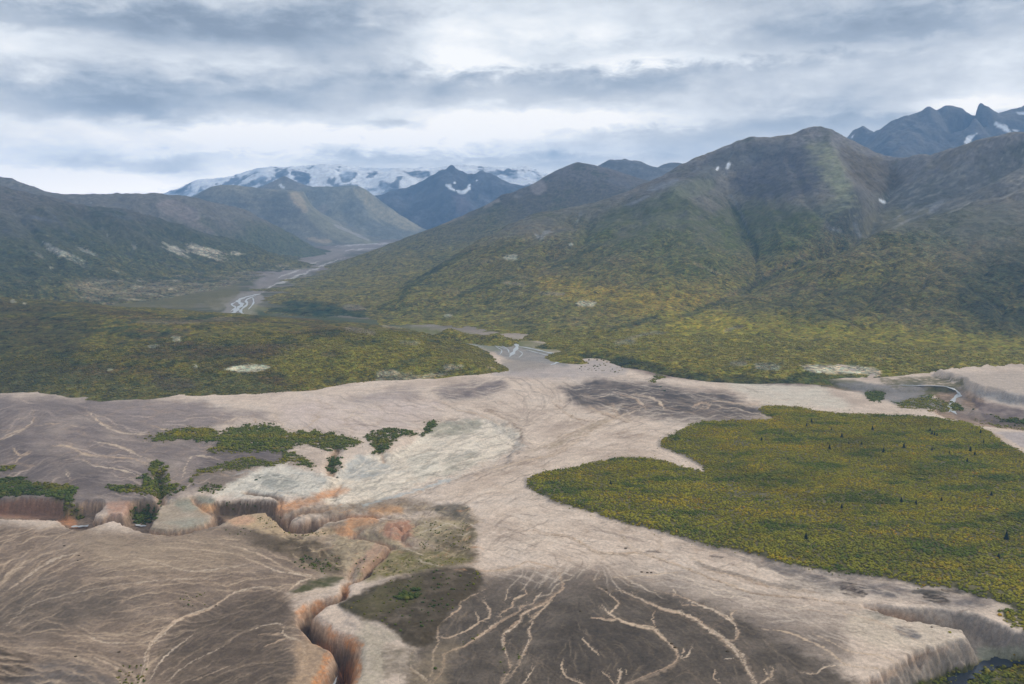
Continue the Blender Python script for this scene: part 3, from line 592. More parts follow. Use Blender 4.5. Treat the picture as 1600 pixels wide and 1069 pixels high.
n4_ = fbm(s.X/330, s.Y/120, 4, 437); c = lerpc(c, lin((98, 80, 50)), ss(n4_, .02, .25)*.75); c = lerpc(c, lin((126, 112, 48)), ss(-n4_+n2*.3, .18, .4)*.6); c = lerpc(c, lin((56, 66, 38)), ss(n2-n1*.6, .05, .45)*.7); c = lerpc(c, lin((56, 64, 38)), np.clip(s.g2*1.2, 0, 1)*.5)
s.col = c*.92; s.veg = np.ones_like(s.X); mottle(s, .25, .4, 960, 16)
P_([(-60, 570), (100, 580), (240, 590), (330, 585), (420, 600), (440, 625), (300, 632), (100, 632), (-60, 625)], (86, 86, 58), 8, 8, 4, .5, .5, 40)
P_([(-80, 460), (60, 470), (150, 490), (120, 560), (60, 600), (-80, 600)], (66, 64, 38), 20, 14, 5, .6, .3, 60)
P_([(560, 515), (640, 520), (720, 545), (790, 570), (800, 580), (700, 595), (560, 600), (480, 610), (430, 560)], (122, 114, 44), 12, 12, 5, .7, .4, 40)
P_([(240, 585), (290, 592), (310, 605), (270, 612), (240, 600)], (84, 74, 62), 5, 5, 3, .7, .2)
for pts, w, cc in [([(270, 531), (283, 529)], 8, (176, 170, 158)), ([(232, 541), (250, 540)], 3, (150, 146, 136)), ([(760, 573), (775, 576)], 3, (150, 140, 120)), ([(300, 572), (310, 573)], 4, (172, 168, 158)), ([(168, 578), (176, 577)], 4, (166, 162, 150)),
                   ([(190, 503), (270, 503), (340, 498), (370, 500)], 5, (112, 102, 88)), ([(533, 512), (570, 518), (590, 522)], 6, (128, 116, 108)), ([(270, 515), (300, 517)], 5, (92, 80, 66)), ([(595, 508), (633, 510)], 5, (150, 140, 128)),
                   ([(598, 598), (592, 588), (604, 582), (625, 584)], 8, (176, 166, 154)), ([(640, 592), (670, 588), (700, 583)], 5, (160, 150, 136)), ([(690, 578), (712, 574), (725, 572)], 5, (156, 148, 136)), ([(640, 596), (612, 590)], 4, (120, 106, 84)), ([(620, 535), (655, 536)], 5, (128, 124, 104)), ([(690, 575), (712, 574)], 7, (140, 136, 126)), ([(655, 590), (590, 592)], 12, (142, 134, 120)), ([(500, 555), (530, 555)], 5, (84, 74, 58)), ([(18, 472), (24, 470)], 4, (150, 148, 146)), ([(36, 476), (42, 475)], 3, (150, 148, 146))]:
    Ln(pts, cc, w, a=.75, warp=4, fine=3, taper=True, brk=.35)
P_([(348, 577), (360, 574), (385, 570), (412, 569), (421, 573), (414, 578), (385, 581), (365, 580)], (186, 180, 168), 1.5, 2, 2, 1)
for q in range(70):
    x = random.uniform(0, 780); y = 490+random.uniform(0, 110)
    Ln([(x, y), (x+random.uniform(-10, 10), y+3), (x+random.uniform(10, 45), y+random.uniform(-4, 4))], (48, 60, 38), random.uniform(2, 6), a=.5, warp=5, taper=True)

# --- distant range up the valley
def far_col(s, lo, hi, sc, seed, k=0.5):
    n = fbm(s.X/sc, s.Y/sc, 5, seed); c = lerpc(np.broadcast_to(lin(lo), s.X.shape+(3,)), lin(hi), ss(n+s.Z/3000, -.1, .6))
    s.col = lerpc(c, lin(lo)*0.6, np.clip(s.g2, 0, 1)*k); mottle(s, .22, .25, 970+seed, sc*.2)
sky_a = pts3([(200, 330, 8510), (280, 318, 8510), (299, 308, 8600), (315, 299, 8600), (333, 293, 8600), (345, 291, 8600), (368, 290, 8600), (376, 294, 8600), (395, 297, 8600), (420, 298, 8600), (449, 299, 8600)])
ctrl = [sky_a, behind(sky_a, 1.06, .1), behind(sky_a, 1.3, .8), pts3([(449, 299, 8600), (461, 315, 8460), (477, 338, 8330), (500, 362, 8140), (520, 378, 8050)], 2),
        zy([(560, 7900), (500, 7500), (450, 7450), (380, 7500), (250, 7600)], 25), zy([(620, 8600), (660, 9000)], 30), pts3([(400, 345, 8190), (430, 368, 8100), (330, 340, 8190), (490, 330, 8960), (520, 350, 8960), (550, 368, 8870), (590, 377, 8780), (620, 380, 8870), (475, 299, 8960)])]
s = make_hill(190, 660, 7000, 11300, 190, ctrl, 0.0017)
gullies(s, 0.7, 1, nz=60, wl=800, seed=73, carve=22, lo=2.6, hi=7.2, rough=6); s.proj(); far_col(s, (114, 112, 102), (138, 132, 116), 300, 3); HILLS.append(('fa', s))
P_([(449, 300), (462, 312), (490, 350), (530, 378), (590, 380), (560, 368), (520, 345), (490, 318), (465, 300)], (140, 136, 112), 4, 3, 2, .5, .3)  # sunlit right-hand face, painted in as paler olive
P_([(448, 300), (470, 304), (480, 330), (470, 330), (455, 312)], (186, 164, 136), 2, 2, 2, .4, .4, 8)  # sun highlight on the arete, painted in tan
Ln([(525, 352), (545, 362), (575, 375)], (170, 164, 160), 3, a=.7); Ln([(480, 372), (500, 376), (520, 377)], (164, 148, 126), 5, a=.7, taper=True)
for k in range(5): Ln([(320-k*4, 308+k*9), (400, 312+k*9), (450+k*5, 312+k*9)], (84, 86, 90), 3, a=.35, warp=3)
sky_b2 = pts3([(400, 300, 10010), (477, 294, 10010), (505, 293, 10010), (534, 293, 10010), (550, 293, 10010), (562, 295, 10010), (571, 299, 10060), (582, 307, 10100), (595, 316, 10150), (610, 327, 10190), (628, 338, 10280), (645, 346, 10370), (660, 352, 10460), (680, 356, 10460)])
ctrl = [sky_b2, behind(sky_b2, 1.07, .3), behind(sky_b2, 1.3, 1.), zy([(720, 10200), (660, 9300), (600, 8900), (520, 8800), (440, 8900)], 40), pts3([(520, 340, 9460), (560, 350, 9460), (600, 355, 9740), (480, 345, 9370), (540, 310, 9830)]), pts3([(550, 293, 10010), (562, 318, 9740), (590, 345, 9600), (625, 364, 9560)], 2), pts3([(575, 320, 9960), (600, 345, 9870)], 2)]
s = make_hill(390, 730, 8600, 12300, 140, ctrl, 0.0017)
gullies(s, 0.7, 1, nz=70, wl=900, seed=83, carve=34, lo=2.4, hi=7, rough=8); s.proj(); far_col(s, (116, 116, 108), (142, 138, 122), 300, 3); HILLS.append(('fb', s))
P_([(550, 294), (572, 300), (600, 322), (660, 354), (640, 360), (605, 348), (575, 325)], (180, 168, 138), 3, 2, 3, .5, .5, 8)  # sunlit edge of the mountain, painted into the rock colour
P_([(480, 330), (510, 320), (500, 345)], (150, 138, 128), 4, 3, 2, .5)
sky_c = pts3([(395, 296, 11250), (410, 292, 11250), (425, 285, 11250), (437, 278, 11250), (445, 275, 11250), (455, 280, 11250), (465, 285, 11250), (478, 290, 11250), (500, 296, 11250)])
ctrl = [sky_c, behind(sky_c, 1.08, .4), pts3([(445, 300, 10800), (380, 310, 10710), (520, 310, 10710), (400, 300, 10890), (490, 300, 10890)]), zy([(380, 10000), (520, 10000)], 60)]
s = make_hill(380, 520, 10100, 12500, 80, ctrl, 0.0017)
gullies(s, 0.6, 1, nz=40, wl=600, seed=93, carve=30, lo=2.2, hi=6.5, rough=8); s.proj(); far_col(s, (112, 106, 98), (134, 126, 112), 300, 3); HILLS.append(('fc', s))
Ln([(438, 290), (442, 293)], (230, 234, 240), 3, a=.9)
sky_p = pts3([(560, 312, 11380), (591, 303, 11380), (610, 297, 11380), (628, 291, 11380), (642, 287, 11380), (656, 282, 11380), (670, 277, 11380), (680, 272, 11380), (690, 269, 11380), (698, 267, 11380), (702, 263, 11380), (705, 261, 11380), (709, 263, 11380), (713, 268, 11380), (720, 270, 11380), (733, 278, 11380), (742, 276, 11380), (750, 271, 11380), (754, 268, 11380), (758, 270, 11380), (765, 271, 11380), (772, 274, 11380), (784, 281, 11380), (794, 285, 11380), (806, 290, 11380), (819, 293, 11380), (835, 291, 11380), (860, 284, 11380), (900, 290, 11380)])
ctrl = [sky_p, behind(sky_p, 1.08, .6), zy([(900, 10000), (750, 10000), (677, 9950), (600, 10100), (540, 10200)], 60), pts3([(705, 262, 11380), (700, 290, 10920), (690, 325, 10460)], 2), pts3([(754, 268, 11380), (775, 300, 10840), (790, 325, 10460)], 2), pts3([(733, 290, 11180), (735, 315, 10690), (640, 300, 11150), (640, 325, 10610), (850, 320, 10690), (600, 330, 10540)]), pts3([(656, 282, 11380), (660, 305, 10990), (665, 335, 10380)], 2)]
s = make_hill(550, 920, 9700, 12900, 170, ctrl, 0.0013)
gullies(s, 1, 1, nz=120, wl=900, seed=103, carve=60, lo=2.4, hi=7, rough=20); s.proj(); far_col(s, (80, 82, 90), (106, 106, 112), 400, 3); HILLS.append(('fp', s))
for pts, w in [([(696, 288), (703, 293), (712, 299)], 3), ([(712, 297), (722, 301), (730, 297), (736, 292)], 4), ([(710, 284), (713, 287)], 2.5), ([(744, 283), (746, 281)], 2), ([(702, 287), (705, 292)], 2), ([(732, 292), (735, 288)], 3)]:
    Ln(pts, (238, 242, 248), w, a=1, warp=1.5, fine=1.2, taper=True)
P_([(705, 305), (725, 305), (735, 330), (715, 335)], (118, 106, 112), 6, 4, 3, .5)
sky_s = pts3([(230, 312, 13480), (258, 303, 13480), (272, 297, 13480), (287, 291, 13480), (296, 284, 13480), (303, 281, 13480), (330, 276, 13480), (352, 273, 13480), (380, 268, 13480), (420, 262, 13480), (450, 262, 13480), (500, 258, 13480), (560, 258, 13480), (610, 262, 13480), (650, 266, 13480), (690, 262, 13480), (740, 258, 13480), (800, 260, 13480), (840, 265, 13480), (880, 275, 13480), (940, 290, 13480)], 2)
ctrl = [sky_s, behind(sky_s, 1.1, .3), pts3([(250, 330, 12480), (400, 320, 12140), (600, 320, 12140), (800, 320, 12140), (940, 330, 12140)]), pts3([(330, 295, 12950), (450, 285, 12810), (520, 290, 12750), (610, 285, 12810), (800, 285, 12810)])]
s = make_hill(220, 960, 11800, 15400, 160, ctrl, 0.0015)
gullies(s, 1, 1, nz=170, wl=1500, seed=113, carve=60, lo=2.4, hi=7, rough=20); s.proj(); HILLS.append(('fs', s))
s.col[:] = lin((250, 250, 252)); rockc = (84, 92, 106)
for a in [[(255, 305), (285, 293), (300, 283), (296, 292), (275, 303)], [(375, 292), (398, 280), (412, 275), (418, 280), (400, 288), (385, 296)], [(455, 268), (480, 270), (484, 282), (474, 290), (462, 282)],
          [(530, 272), (545, 268), (560, 270), (552, 280), (538, 286)], [(574, 270), (590, 269), (584, 276), (574, 278)], [(596, 282), (620, 292), (625, 300), (600, 298), (592, 290)], [(630, 268), (665, 268), (672, 276), (650, 278)],
          [(570, 296), (590, 294), (585, 300)], [(775, 264), (800, 270), (812, 278), (795, 278)], [(740, 284), (752, 270), (756, 285)], [(795, 266), (812, 268), (806, 271)], [(690, 270), (700, 268), (705, 285), (690, 288)], [(430, 275), (445, 268), (440, 282)]]:
    P_(a, rockc, 1.5, 2, 2.5, .9, .3, 8)
gy, gx = np.gradient(s.Z); sl_ = np.hypot(gx/(s.Q*0.0015), gy/(np.gradient(s.r)[:, None]))
s.col = lerpc(s.col, lin(rockc), ss(ridged(s.X/700, s.Y/1100, 4, 5)+sl_*.5, .92, 1.12)*.85)
s.col = lerpc(s.col, lin((196, 208, 224)), ss(fbm(s.X/500, s.Y/500, 4, 5), .05, .4)*.5)

# --- jagged blue mountains beyond the right-hand ridge
sky_j = pts3([(1250, 240, 9600), (1300, 225, 9600), (1323, 215, 9600), (1333, 207, 9600), (1341, 204, 9600), (1348, 202, 9600), (1355, 208, 9500), (1363, 213, 9300), (1372, 206, 9100), (1383, 200, 9000), (1392, 194, 9000), (1400, 188, 9000), (1413, 180, 9000), (1422, 179, 9000), (1433, 181, 9000), (1443, 174, 9000), (1453, 170, 9000), (1462, 176, 9000), (1471, 182, 9000), (1477, 179, 9000), (1483, 180, 9000), (1490, 183, 9000), (1500, 184, 9000), (1508, 186, 9000), (1514, 185, 9000), (1520, 180, 9000), (1528, 176, 9000), (1534, 180, 9000), (1538, 183, 9000), (1547, 184, 9000), (1556, 182, 9000), (1566, 178, 9000), (1580, 173, 9000), (1592, 172, 9000), (1600, 171, 9000), (1630, 165, 9000), (1680, 175, 9000), (1720, 160, 9000), (1800, 180, 9000), (1950, 200, 9000)])
ctrl = [sky_j, behind(sky_j, 1.1, .5), z3([(1250, 385), (1500, 385), (1950, 385)], 0), pts3([(1453, 170, 9000), (1440, 200, 8700), (1405, 235, 8300), (1380, 260, 8000)], 3), pts3([(1528, 177, 9000), (1515, 200, 8650), (1500, 230, 8300), (1490, 260, 8000)], 3),
        pts3([(1480, 215, 8650), (1460, 250, 8200), (1560, 215, 8600), (1540, 250, 8100), (1610, 240, 8100), (1700, 240, 8100), (1350, 240, 8800), (1340, 270, 8200), (1800, 260, 8000)]), pts3([(1600, 171, 9000), (1590, 200, 8600), (1580, 235, 8200)], 2)]
s = make_hill(1230, 1980, 7300, 10600, 230, ctrl, 0.0013)
gullies(s, 1, 1, nz=110, wl=600, seed=123, carve=80, lo=2.2, hi=7, rough=22)
s.Z += ridged(s.X/220, s.Y/220, 4, 5)*15; s.proj(); far_col(s, (80, 82, 86), (112, 108, 106), 250, 3, .5); HILLS.append(('fj', s))
for a in [[(1506, 222), (1512, 213), (1522, 210), (1527, 208), (1520, 216), (1514, 224), (1509, 228)], [(1553, 190), (1562, 193), (1574, 197), (1579, 208), (1568, 203), (1556, 197)], [(1588, 175), (1602, 176), (1602, 180), (1592, 179)], [(1582, 202), (1592, 203), (1588, 206)], [(1330, 214), (1334, 210), (1333, 216)], [(1592, 209), (1602, 210), (1602, 213)]]:
    P_(a, (238, 240, 244), 1, 1, 1.2, 1)
# ------------------------------------------------------------------ the ash plain: one sheet out to the horizon
thf = np.arange(-math.radians(42), math.radians(42), 0.00142)
tc_ = np.concatenate([np.linspace(-math.pi, thf[0], 60)[:-1], thf, np.linspace(thf[-1], math.pi, 60)[1:]])
NC0 = 59
rr = [30.0]
while rr[-1] < 17300:
    r = rr[-1]
    k = 0.06 if r < 400 else 0.0019 if r < 1350 else 0.0024 if r < 2200 else 0.004 if r < 6000 else 0.01 if r < 12000 else 0.05
    rr.append(r*(1+k))
g = Surf(tc_, np.array(rr)); G = g
X, Y = g.X, g.Y
g.proj()                                    # flat positions: used to place relief
PX0, PY0 = g.PX.copy(), g.PY.copy()
def wpts(pts): x, y = at_z(np.asarray(pts, float)[:, 0], np.asarray(pts, float)[:, 1], 0.0); return np.stack([x, y], -1)
def wsub(p, m):
    x0, y0 = p.min(0)-m; x1, y1 = p.max(0)+m
    return np.nonzero((X > x0) & (X < x1) & (Y > y0) & (Y < y1))
wx = fbm(X/45, Y/45, 4, 201); wy = fbm(X/45, Y/45, 4, 207); wf = fbm(X/9, Y/9, 3, 211); wf2 = fbm(X/9, Y/9, 3, 215)
near = np.exp(-np.maximum(g.Q-1500, 0)/2500)
g.Z = fbm(X/260, Y/260, 4, 221)*5*near*ss(g.Q, 60, 500)
g.Z += 0.014*np.maximum(g.Q-4500, 0)*ss(Y, 0, 1500)
# gentle swells and hollows: (outline, metres, softness px)
def swell(pts, dz, soft):
    i, m = g.mask(pts, soft, 8, 3); g.Z[i] += m*dz
FOREST = [(822, 753), (828, 746), (840, 741), (853, 737), (880, 733), (896, 730), (920, 724), (943, 720), (958, 716), (970, 714), (1000, 715), (1026, 717), (1050, 723), (1066, 729), (1085, 734), (1100, 737),
    (1094, 727), (1075, 715), (1060, 708), (1043, 703), (1031, 694), (1036, 687), (1050, 679), (1066, 670), (1086, 661), (1110, 658), (1133, 657), (1160, 656), (1183, 656), (1206, 654), (1196, 648), (1186, 640), (1199, 634), (1226, 635),
    (1253, 637), (1299, 645), (1353, 647), (1399, 648), (1449, 651), (1493, 657), (1523, 664), (1546, 673), (1559, 685), (1579, 697), (1600, 707), (1680, 735), (1800, 780), (1900, 900), (1800, 1010), (1660, 975), (1600, 958),
    (1576, 947), (1549, 937), (1516, 929), (1499, 920), (1466, 917), (1433, 915), (1399, 905), (1349, 899), (1283, 891), (1216, 877), (1166, 863), (1109, 851), (1066, 839), (1023, 828), (983, 819), (933, 803), (900, 794), (860, 779), (830, 766)]
swell(FOREST, 3.5, 3)
swell([(1462, 586), (1500, 582), (1700, 584), (1700, 642), (1600, 634), (1560, 624), (1522, 614), (1505, 604), (1490, 596)], 15, 3)
swell([(1248, 576), (1320, 573), (1376, 582), (1340, 588)], 6, 3)
swell([(540, 945), (620, 905), (700, 888), (755, 900), (745, 925), (690, 985), (640, 1000), (560, 975)], 5, 14)
swell([(430, 800), (520, 780), (640, 770), (740, 790), (735, 860), (640, 900), (560, 890), (470, 880)], -3, 14)
# eroded pale hollow that falls toward the canyon
swell([(500, 790), (525, 738), (560, 718), (620, 700), (665, 668), (750, 657), (800, 672), (815, 690), (780, 720), (700, 750), (620, 780), (560, 792)], -10, 9)
swell([(340, 780), (360, 755), (400, 735), (450, 730), (500, 745), (520, 770), (470, 790), (420, 785)], -5, 8)
swell([(210, 826), (240, 800), (280, 780), (330, 775), (345, 800), (330, 822), (270, 834)], -4, 6)

def carve(pts, hw, rim, depth, closed=False, w1=1.0, w2=.5, pw=1.0, n=5):
    """cut a canyon: flat floor inside, fluted walls `rim` metres across"""
    pts = spline(list(pts)+([pts[0]] if closed else []), n)
    if closed: pts = pts[:-1]
    p = wpts(pts); i = wsub(p, float(np.max(rim)+np.max(hw))+30)
    x, y = X[i]+wx[i]*10*w1+wf[i]*5*w2, Y[i]+wy[i]*10*w1+wf2[i]*5*w2
    d, tt, ins = seg_dist(x, y, p, closed)
    if closed: d = np.where(ins, -d, d)-0
    hw_ = hw if np.isscalar(hw) else np.interp(tt, np.linspace(0, 1, len(hw)), hw)
    dp = depth if np.isscalar(depth) else np.interp(tt, np.linspace(0, 1, len(depth)), depth)
    rm = rim if np.isscalar(rim) else np.interp(tt, np.linspace(0, 1, len(rim)), rim)
    q = np.clip(1-(d-hw_)/rm, 0, 1)
    prof = q**pw; prof = prof*(1-0.25*(1-prof)*prof*4*0.3)
    CUT[i] = np.maximum(CUT[i], dp*prof)
CUT = np.zeros_like(X)
# A: the narrow orange slot
carve([(516, 1095), (520, 1069), (526, 1055), (535, 1039), (538, 1021), (538, 1007), (520, 997), (504, 989), (490, 975), (478, 963), (481, 953), (490, 944), (503, 938), (520, 934), (533, 930), (538, 922), (537, 911)],
      [2.5, 2.2, 2, 2, 1.5, 1.6, 1.2, 1], [19, 18, 16, 14, 12, 13, 9, 5], [44, 42, 38, 34, 28, 26, 18, 12], pw=2.2, w1=.3)
carve([(537, 911), (549, 905), (560, 903), (570, 897), (578, 885), (584, 878), (598, 869), (603, 860), (612, 856), (616, 854), (600, 849), (586, 843)], [.6, 1.0, 1.3, 1.0, .8, .5], [5, 6, 6, 5, 4, 3], [12, 15, 16, 15, 11, 5], pw=1.6, w1=.2, w2=.3)
carve([(586, 843), (566, 838), (550, 835), (558, 830), (572, 826), (590, 822)], [.6, 1.2, .6], [6, 9, 6], [4, 10, 3], pw=1.2, w1=.3)
# B: the wide canyon on the left, rim traced
carve([(-160, 802), (-60, 804), (0, 807), (60, 808), (95, 811), (106, 818), (120, 826), (135, 826), (150, 820), (172, 813), (186, 814), (203, 821), (232, 830), (270, 832), (310, 824), (344, 813), (376, 803), (398, 801), (415, 800), (425, 806), (436, 813), (458, 828), (480, 829), (497, 818),
       (490, 812), (474, 817), (456, 816), (442, 806), (432, 795), (426, 780), (405, 777), (386, 776), (360, 777), (336, 781), (338, 796), (322, 812), (285, 823), (245, 825), (229, 820), (236, 803), (247, 788), (232, 781), (208, 783), (202, 796), (192, 806), (172, 806), (150, 809), (142, 806), (156, 793), (150, 782), (120, 786), (98, 789), (92, 781), (40, 778), (0, 779), (-60, 777), (-160, 775)],
      0, 5, 19, True, w1=.35, w2=.6, pw=1.0, n=3)
carve([(490, 816), (522, 808), (560, 805), (600, 807), (626, 813)], [2.5, 1.5, 1, 1.5, .8], [9, 8, 7, 8, 4], [14, 11, 9, 10, 5], pw=1.3, w1=.4)
swell([(445, 800), (500, 790), (560, 794), (590, 799), (555, 803), (505, 806), (465, 812)], 5, 7)
swell([(520, 822), (560, 812), (620, 815), (640, 832), (600, 846), (550, 830)], 4, 8)
carve([(770, 716), (740, 727), (700, 743), (660, 759), (620, 776), (585, 785), (566, 789), (540, 794), (508, 798), (480, 802), (450, 806)], [2, 3, 3, 2, 2, 3], [24, 22, 18, 12, 9, 7], [1, 2, 2.5, 4, 7, 14], pw=1.4, w1=.4)
# canyon heads and side gullies of the badlands
for pts, hw, rm, dp in [([(640, 852), (628, 842), (632, 828), (650, 818)], 1, 8, 6), ([(560, 870), (550, 885), (546, 900)], 1, 8, 5), ([(600, 832), (618, 826), (632, 830)], 1, 7, 6), 
                        ([(385, 762), (420, 768), (440, 776), (436, 790)], 1, 8, 7), ([(470, 772), (450, 782), (440, 790)], 1, 8, 6), ([(60, 778), (66, 790)], 1, 6, 8), ([(300, 775), (325, 790), (345, 808)], 1, 7, 6), ([(530, 745), (512, 765), (480, 775)], 1, 8, 4),
                        ([(528, 700), (518, 716), (516, 738)], 3, 10, 6), ([(590, 682), (590, 698), (600, 712)], 1, 8, 4), ([(248, 740), (250, 760), (252, 785)], 1.5, 10, 9)]:
    carve(pts, hw, rm, dp, pw=1.2, w1=.4)
# C: valley of the small river, bottom right, with the ravine that joins it
carve([(1352, 945), (1375, 950), (1400, 955), (1440, 961), (1480, 967), (1516, 973), (1540, 985), (1560, 1000)], [.5, 2, 4, 6, 9, 12], [5, 9, 11, 12, 13, 14], [6, 13, 17, 20, 22, 23], pw=1.0, w1=.2, w2=.8)
carve([(1376, 1069), (1398, 1056), (1419, 1044), (1443, 1023), (1479, 1011), (1516, 1005), (1532, 994), (1545, 985), (1566, 987), (1588, 992), (1620, 995), (1700, 1015), (1850, 1060), (1900, 1250), (1500, 1400), (1250, 1300), (1330, 1120), (1350, 1095)],
      -4, 13, 24, True, w1=.25, w2=1.0, pw=1.0, n=3)
# D: stream cuts at the far edge of the plain
carve([(960, 556), (985, 566), (1020, 575), (1066, 584), (1120, 592), (1180, 594), (1240, 596), (1290, 598)], [10, 14, 14, 12, 10, 8], 22, [6, 11, 11, 9, 7, 5], pw=1.2, w1=.5)
carve([(1240, 592), (1290, 598), (1330, 606), (1400, 612), (1470, 608), (1500, 622), (1490, 640), (1520, 655), (1620, 668), (1700, 680)], [10, 14, 18, 20, 30, 24, 20, 14, 10], 22, [7, 8, 8, 9, 13, 12, 8, 6, 5], pw=1.2, w1=.6)
depthf = CUT
dzn = ridged(X/26, Y/26, 4, 241)
bad, badm = g.mask([(345, 800), (420, 770), (520, 770), (640, 775), (735, 785), (740, 860), (640, 900), (570, 900), (500, 880), (440, 850)], 16, 8, 4)
rel = np.zeros_like(X); rel[bad] = badm
g.Z += rel*dzn*3.2
wallf = np.sin(np.pi*np.clip(CUT/(np.maximum(blur(CUT, 9), 4)*1.4), 0, 1))
g.Z -= CUT
g.Z += wallf*(ridged(X/11, Y/11, 4, 251)*1.5+ridged(X/3.5, Y/3.5, 2, 255)*.3)*np.clip(CUT/6, 0, 1)

# ------------------------------------------------------------------ channels and rills
CH = []   # traced channel: (points, width px start, width px end, strength)
def ch(pts, a=2.0, b=3.0, k=1.0): CH.append((pts, a, b, k))
ch([(878, 886), (876, 905), (880, 917), (866, 929), (848, 943), (820, 957), (812, 971), (800, 981), (788, 989), (786, 1005), (792, 1023), (796, 1035), (798, 1045), (784, 1065), (770, 1090)], 5, 7)
ch([(824, 959), (832, 972), (826, 985), (828, 1000), (822, 1015), (812, 1030), (806, 1045), (790, 1068)], 3, 5, .8)
ch([(866, 932), (850, 950), (838, 960), (826, 972)], 4, 4, .7)
ch([(700, 893), (760, 893), (800, 888), (822, 878), (845, 882), (862, 888), (878, 898)], 3, 2)
ch([(832, 945), (814, 948), (810, 955), (788, 967), (768, 981), (752, 993), (726, 1009), (696, 1021), (694, 1029), (688, 1049), (676, 1067), (670, 1085)], 3, 5)
ch([(816, 919), (822, 928), (802, 937), (800, 947), (782, 959), (784, 966)], 1.2, 2.5)
ch([(847, 925), (838, 934), (834, 944)], 1.5, 2); ch([(794, 920), (792, 932), (788, 940)], 1, 1.5)
ch([(752, 937), (764, 951), (766, 963), (748, 973), (726, 987), (698, 997), (684, 993)], 2.5, 2.5)
ch([(760, 920), (740, 930), (718, 943), (720, 950), (690, 973), (685, 991), (684, 1005), (678, 1019), (676, 1045), (672, 1067)], 1.5, 4)
ch([(670, 983), (652, 1005), (642, 1025), (642, 1043), (658, 1057), (672, 1070)], 3, 5)
ch([(741, 955), (747, 965), (748, 972)], 1, 1.5)
ch([(934, 917), (948, 925), (964, 939), (966, 945), (952, 959), (966, 967), (992, 977), (1020, 983), (1036, 997), (1052, 1013), (1058, 1025), (1052, 1039), (1024, 1053), (986, 1068), (960, 1085)], 2, 9)
ch([(940, 945), (950, 957), (958, 963)], 1.5, 3); ch([(922, 965), (945, 968), (966, 969)], 1.2, 2)
ch([(1024, 949), (1020, 965), (1024, 980)], 1.5, 2); ch([(1082, 1007), (1074, 1025), (1062, 1030)], 1.2, 2.5); ch([(1068, 1012), (1066, 1022), (1060, 1030)], 1, 2)
ch([(960, 920), (994, 933), (1016, 944), (1040, 953), (1066, 959), (1088, 969), (1104, 981), (1122, 993), (1138, 1007), (1158, 1025), (1168, 1045), (1178, 1067), (1184, 1090)], 2.5, 12)
ch([(1020, 922), (1056, 929), (1078, 938), (1100, 947), (1120, 955), (1142, 969), (1152, 983), (1150, 997), (1138, 1005)], 1.5, 7)
ch([(1150, 953), (1143, 961), (1144, 972)], 2, 3); ch([(1062, 945), (1082, 945), (1092, 948)], 1, 1.5); ch([(1050, 920), (1056, 928)], 1, 1.2)
ch([(1208, 1041), (1206, 1055), (1190, 1067), (1182, 1085)], 4, 5); ch([(1195, 1045), (1200, 1055)], 1.5, 2)
ch([(910, 997), (924, 1013), (938, 1025)], 2, 1.5); ch([(938, 1047), (950, 1057), (958, 1068)], 1.2, 2); ch([(971, 1043), (970, 1055), (964, 1070)], 1.2, 3); ch([(978, 1045), (980, 1055)], 1, 1.5)
ch([(880, 1027), (879, 1049), (890, 1059), (910, 1068), (920, 1085)], 2, 3); ch([(836, 1040), (826, 1055), (818, 1069)], 1.5, 3); ch([(1118, 1045), (1115, 1058), (1125, 1069)], 1.2, 2)
ch([(1130, 1030), (1150, 1028)], 1, 1.5)
ch([(826, 818), (843, 833), (884, 838), (909, 848), (930, 861), (969, 866), (1001, 864), (1043, 878), (1066, 886), (1109, 902), (1140, 914), (1176, 926), (1230, 932), (1290, 938), (1343, 948)], 2.5, 4)
ch([(973, 833), (979, 850), (1001, 863)], 2, 3, .7); ch([(1030, 845), (1038, 860), (1050, 880)], 1.5, 2, .6)
ch([(930, 905), (985, 900), (1030, 897), (1070, 893)], 1.2, 2, .8); ch([(1082, 872), (1110, 888), (1160, 900), (1200, 915), (1270, 925)], 5, 6, .8)
ch([(1189, 982), (1220, 986), (1253, 996), (1293, 1016), (1323, 1039), (1366, 1044), (1399, 1049)], 2, 4); ch([(1270, 990), (1300, 1005), (1330, 1018), (1380, 1025), (1410, 1043)], 1.2, 2); ch([(1323, 1039), (1290, 1042), (1275, 1052), (1250, 1050)], 2, 1.5)
ch([(1230, 950), (1290, 955), (1350, 965), (1400, 985), (1450, 1010)], 1.5, 2, .6)
# left fan
ch([(497, 902), (470, 897), (433, 892), (405, 880), (380, 870)], 4, 2); ch([(447, 926), (410, 919), (367, 926), (333, 949), (300, 960), (283, 966), (257, 986), (233, 1009), (227, 1042), (220, 1069), (215, 1090)], 3, 10)
ch([(497, 902), (470, 908), (447, 926)], 3, 3); ch([(350, 850), (380, 858), (420, 872), (450, 890), (490, 900)], 1.5, 3)
ch([(117, 1022), (150, 1029), (180, 1042), (205, 1068)], 3, 7); ch([(130, 990), (160, 1003), (200, 1005), (240, 1000)], 2, 3); ch([(200, 868), (250, 880), (290, 892), (330, 890), (400, 880)], 1.5, 2.5, .8)
ch([(447, 972), (443, 992), (470, 1002), (476, 1020), (472, 1045), (463, 1069)], 3, 12, .9); ch([(390, 985), (420, 975), (445, 975)], 1, 2); ch([(400, 992), (425, 990), (443, 990)], 1, 2); ch([(408, 1013), (430, 1003), (445, 998)], 1, 2)
ch([(0, 930), (30, 910), (60, 888), (90, 872), (130, 862)], 6, 2, .8); ch([(0, 990), (40, 950), (100, 930), (200, 912), (280, 905), (340, 905)], 1.5, 1.5, .5)
ch([(305, 990), (270, 1015), (245, 1040), (232, 1068)], 2, 4, .8); ch([(360, 1040), (300, 1065)], 2, 2, .6); ch([(350, 1010), (290, 1040), (260, 1069)], 2, 2, .7)
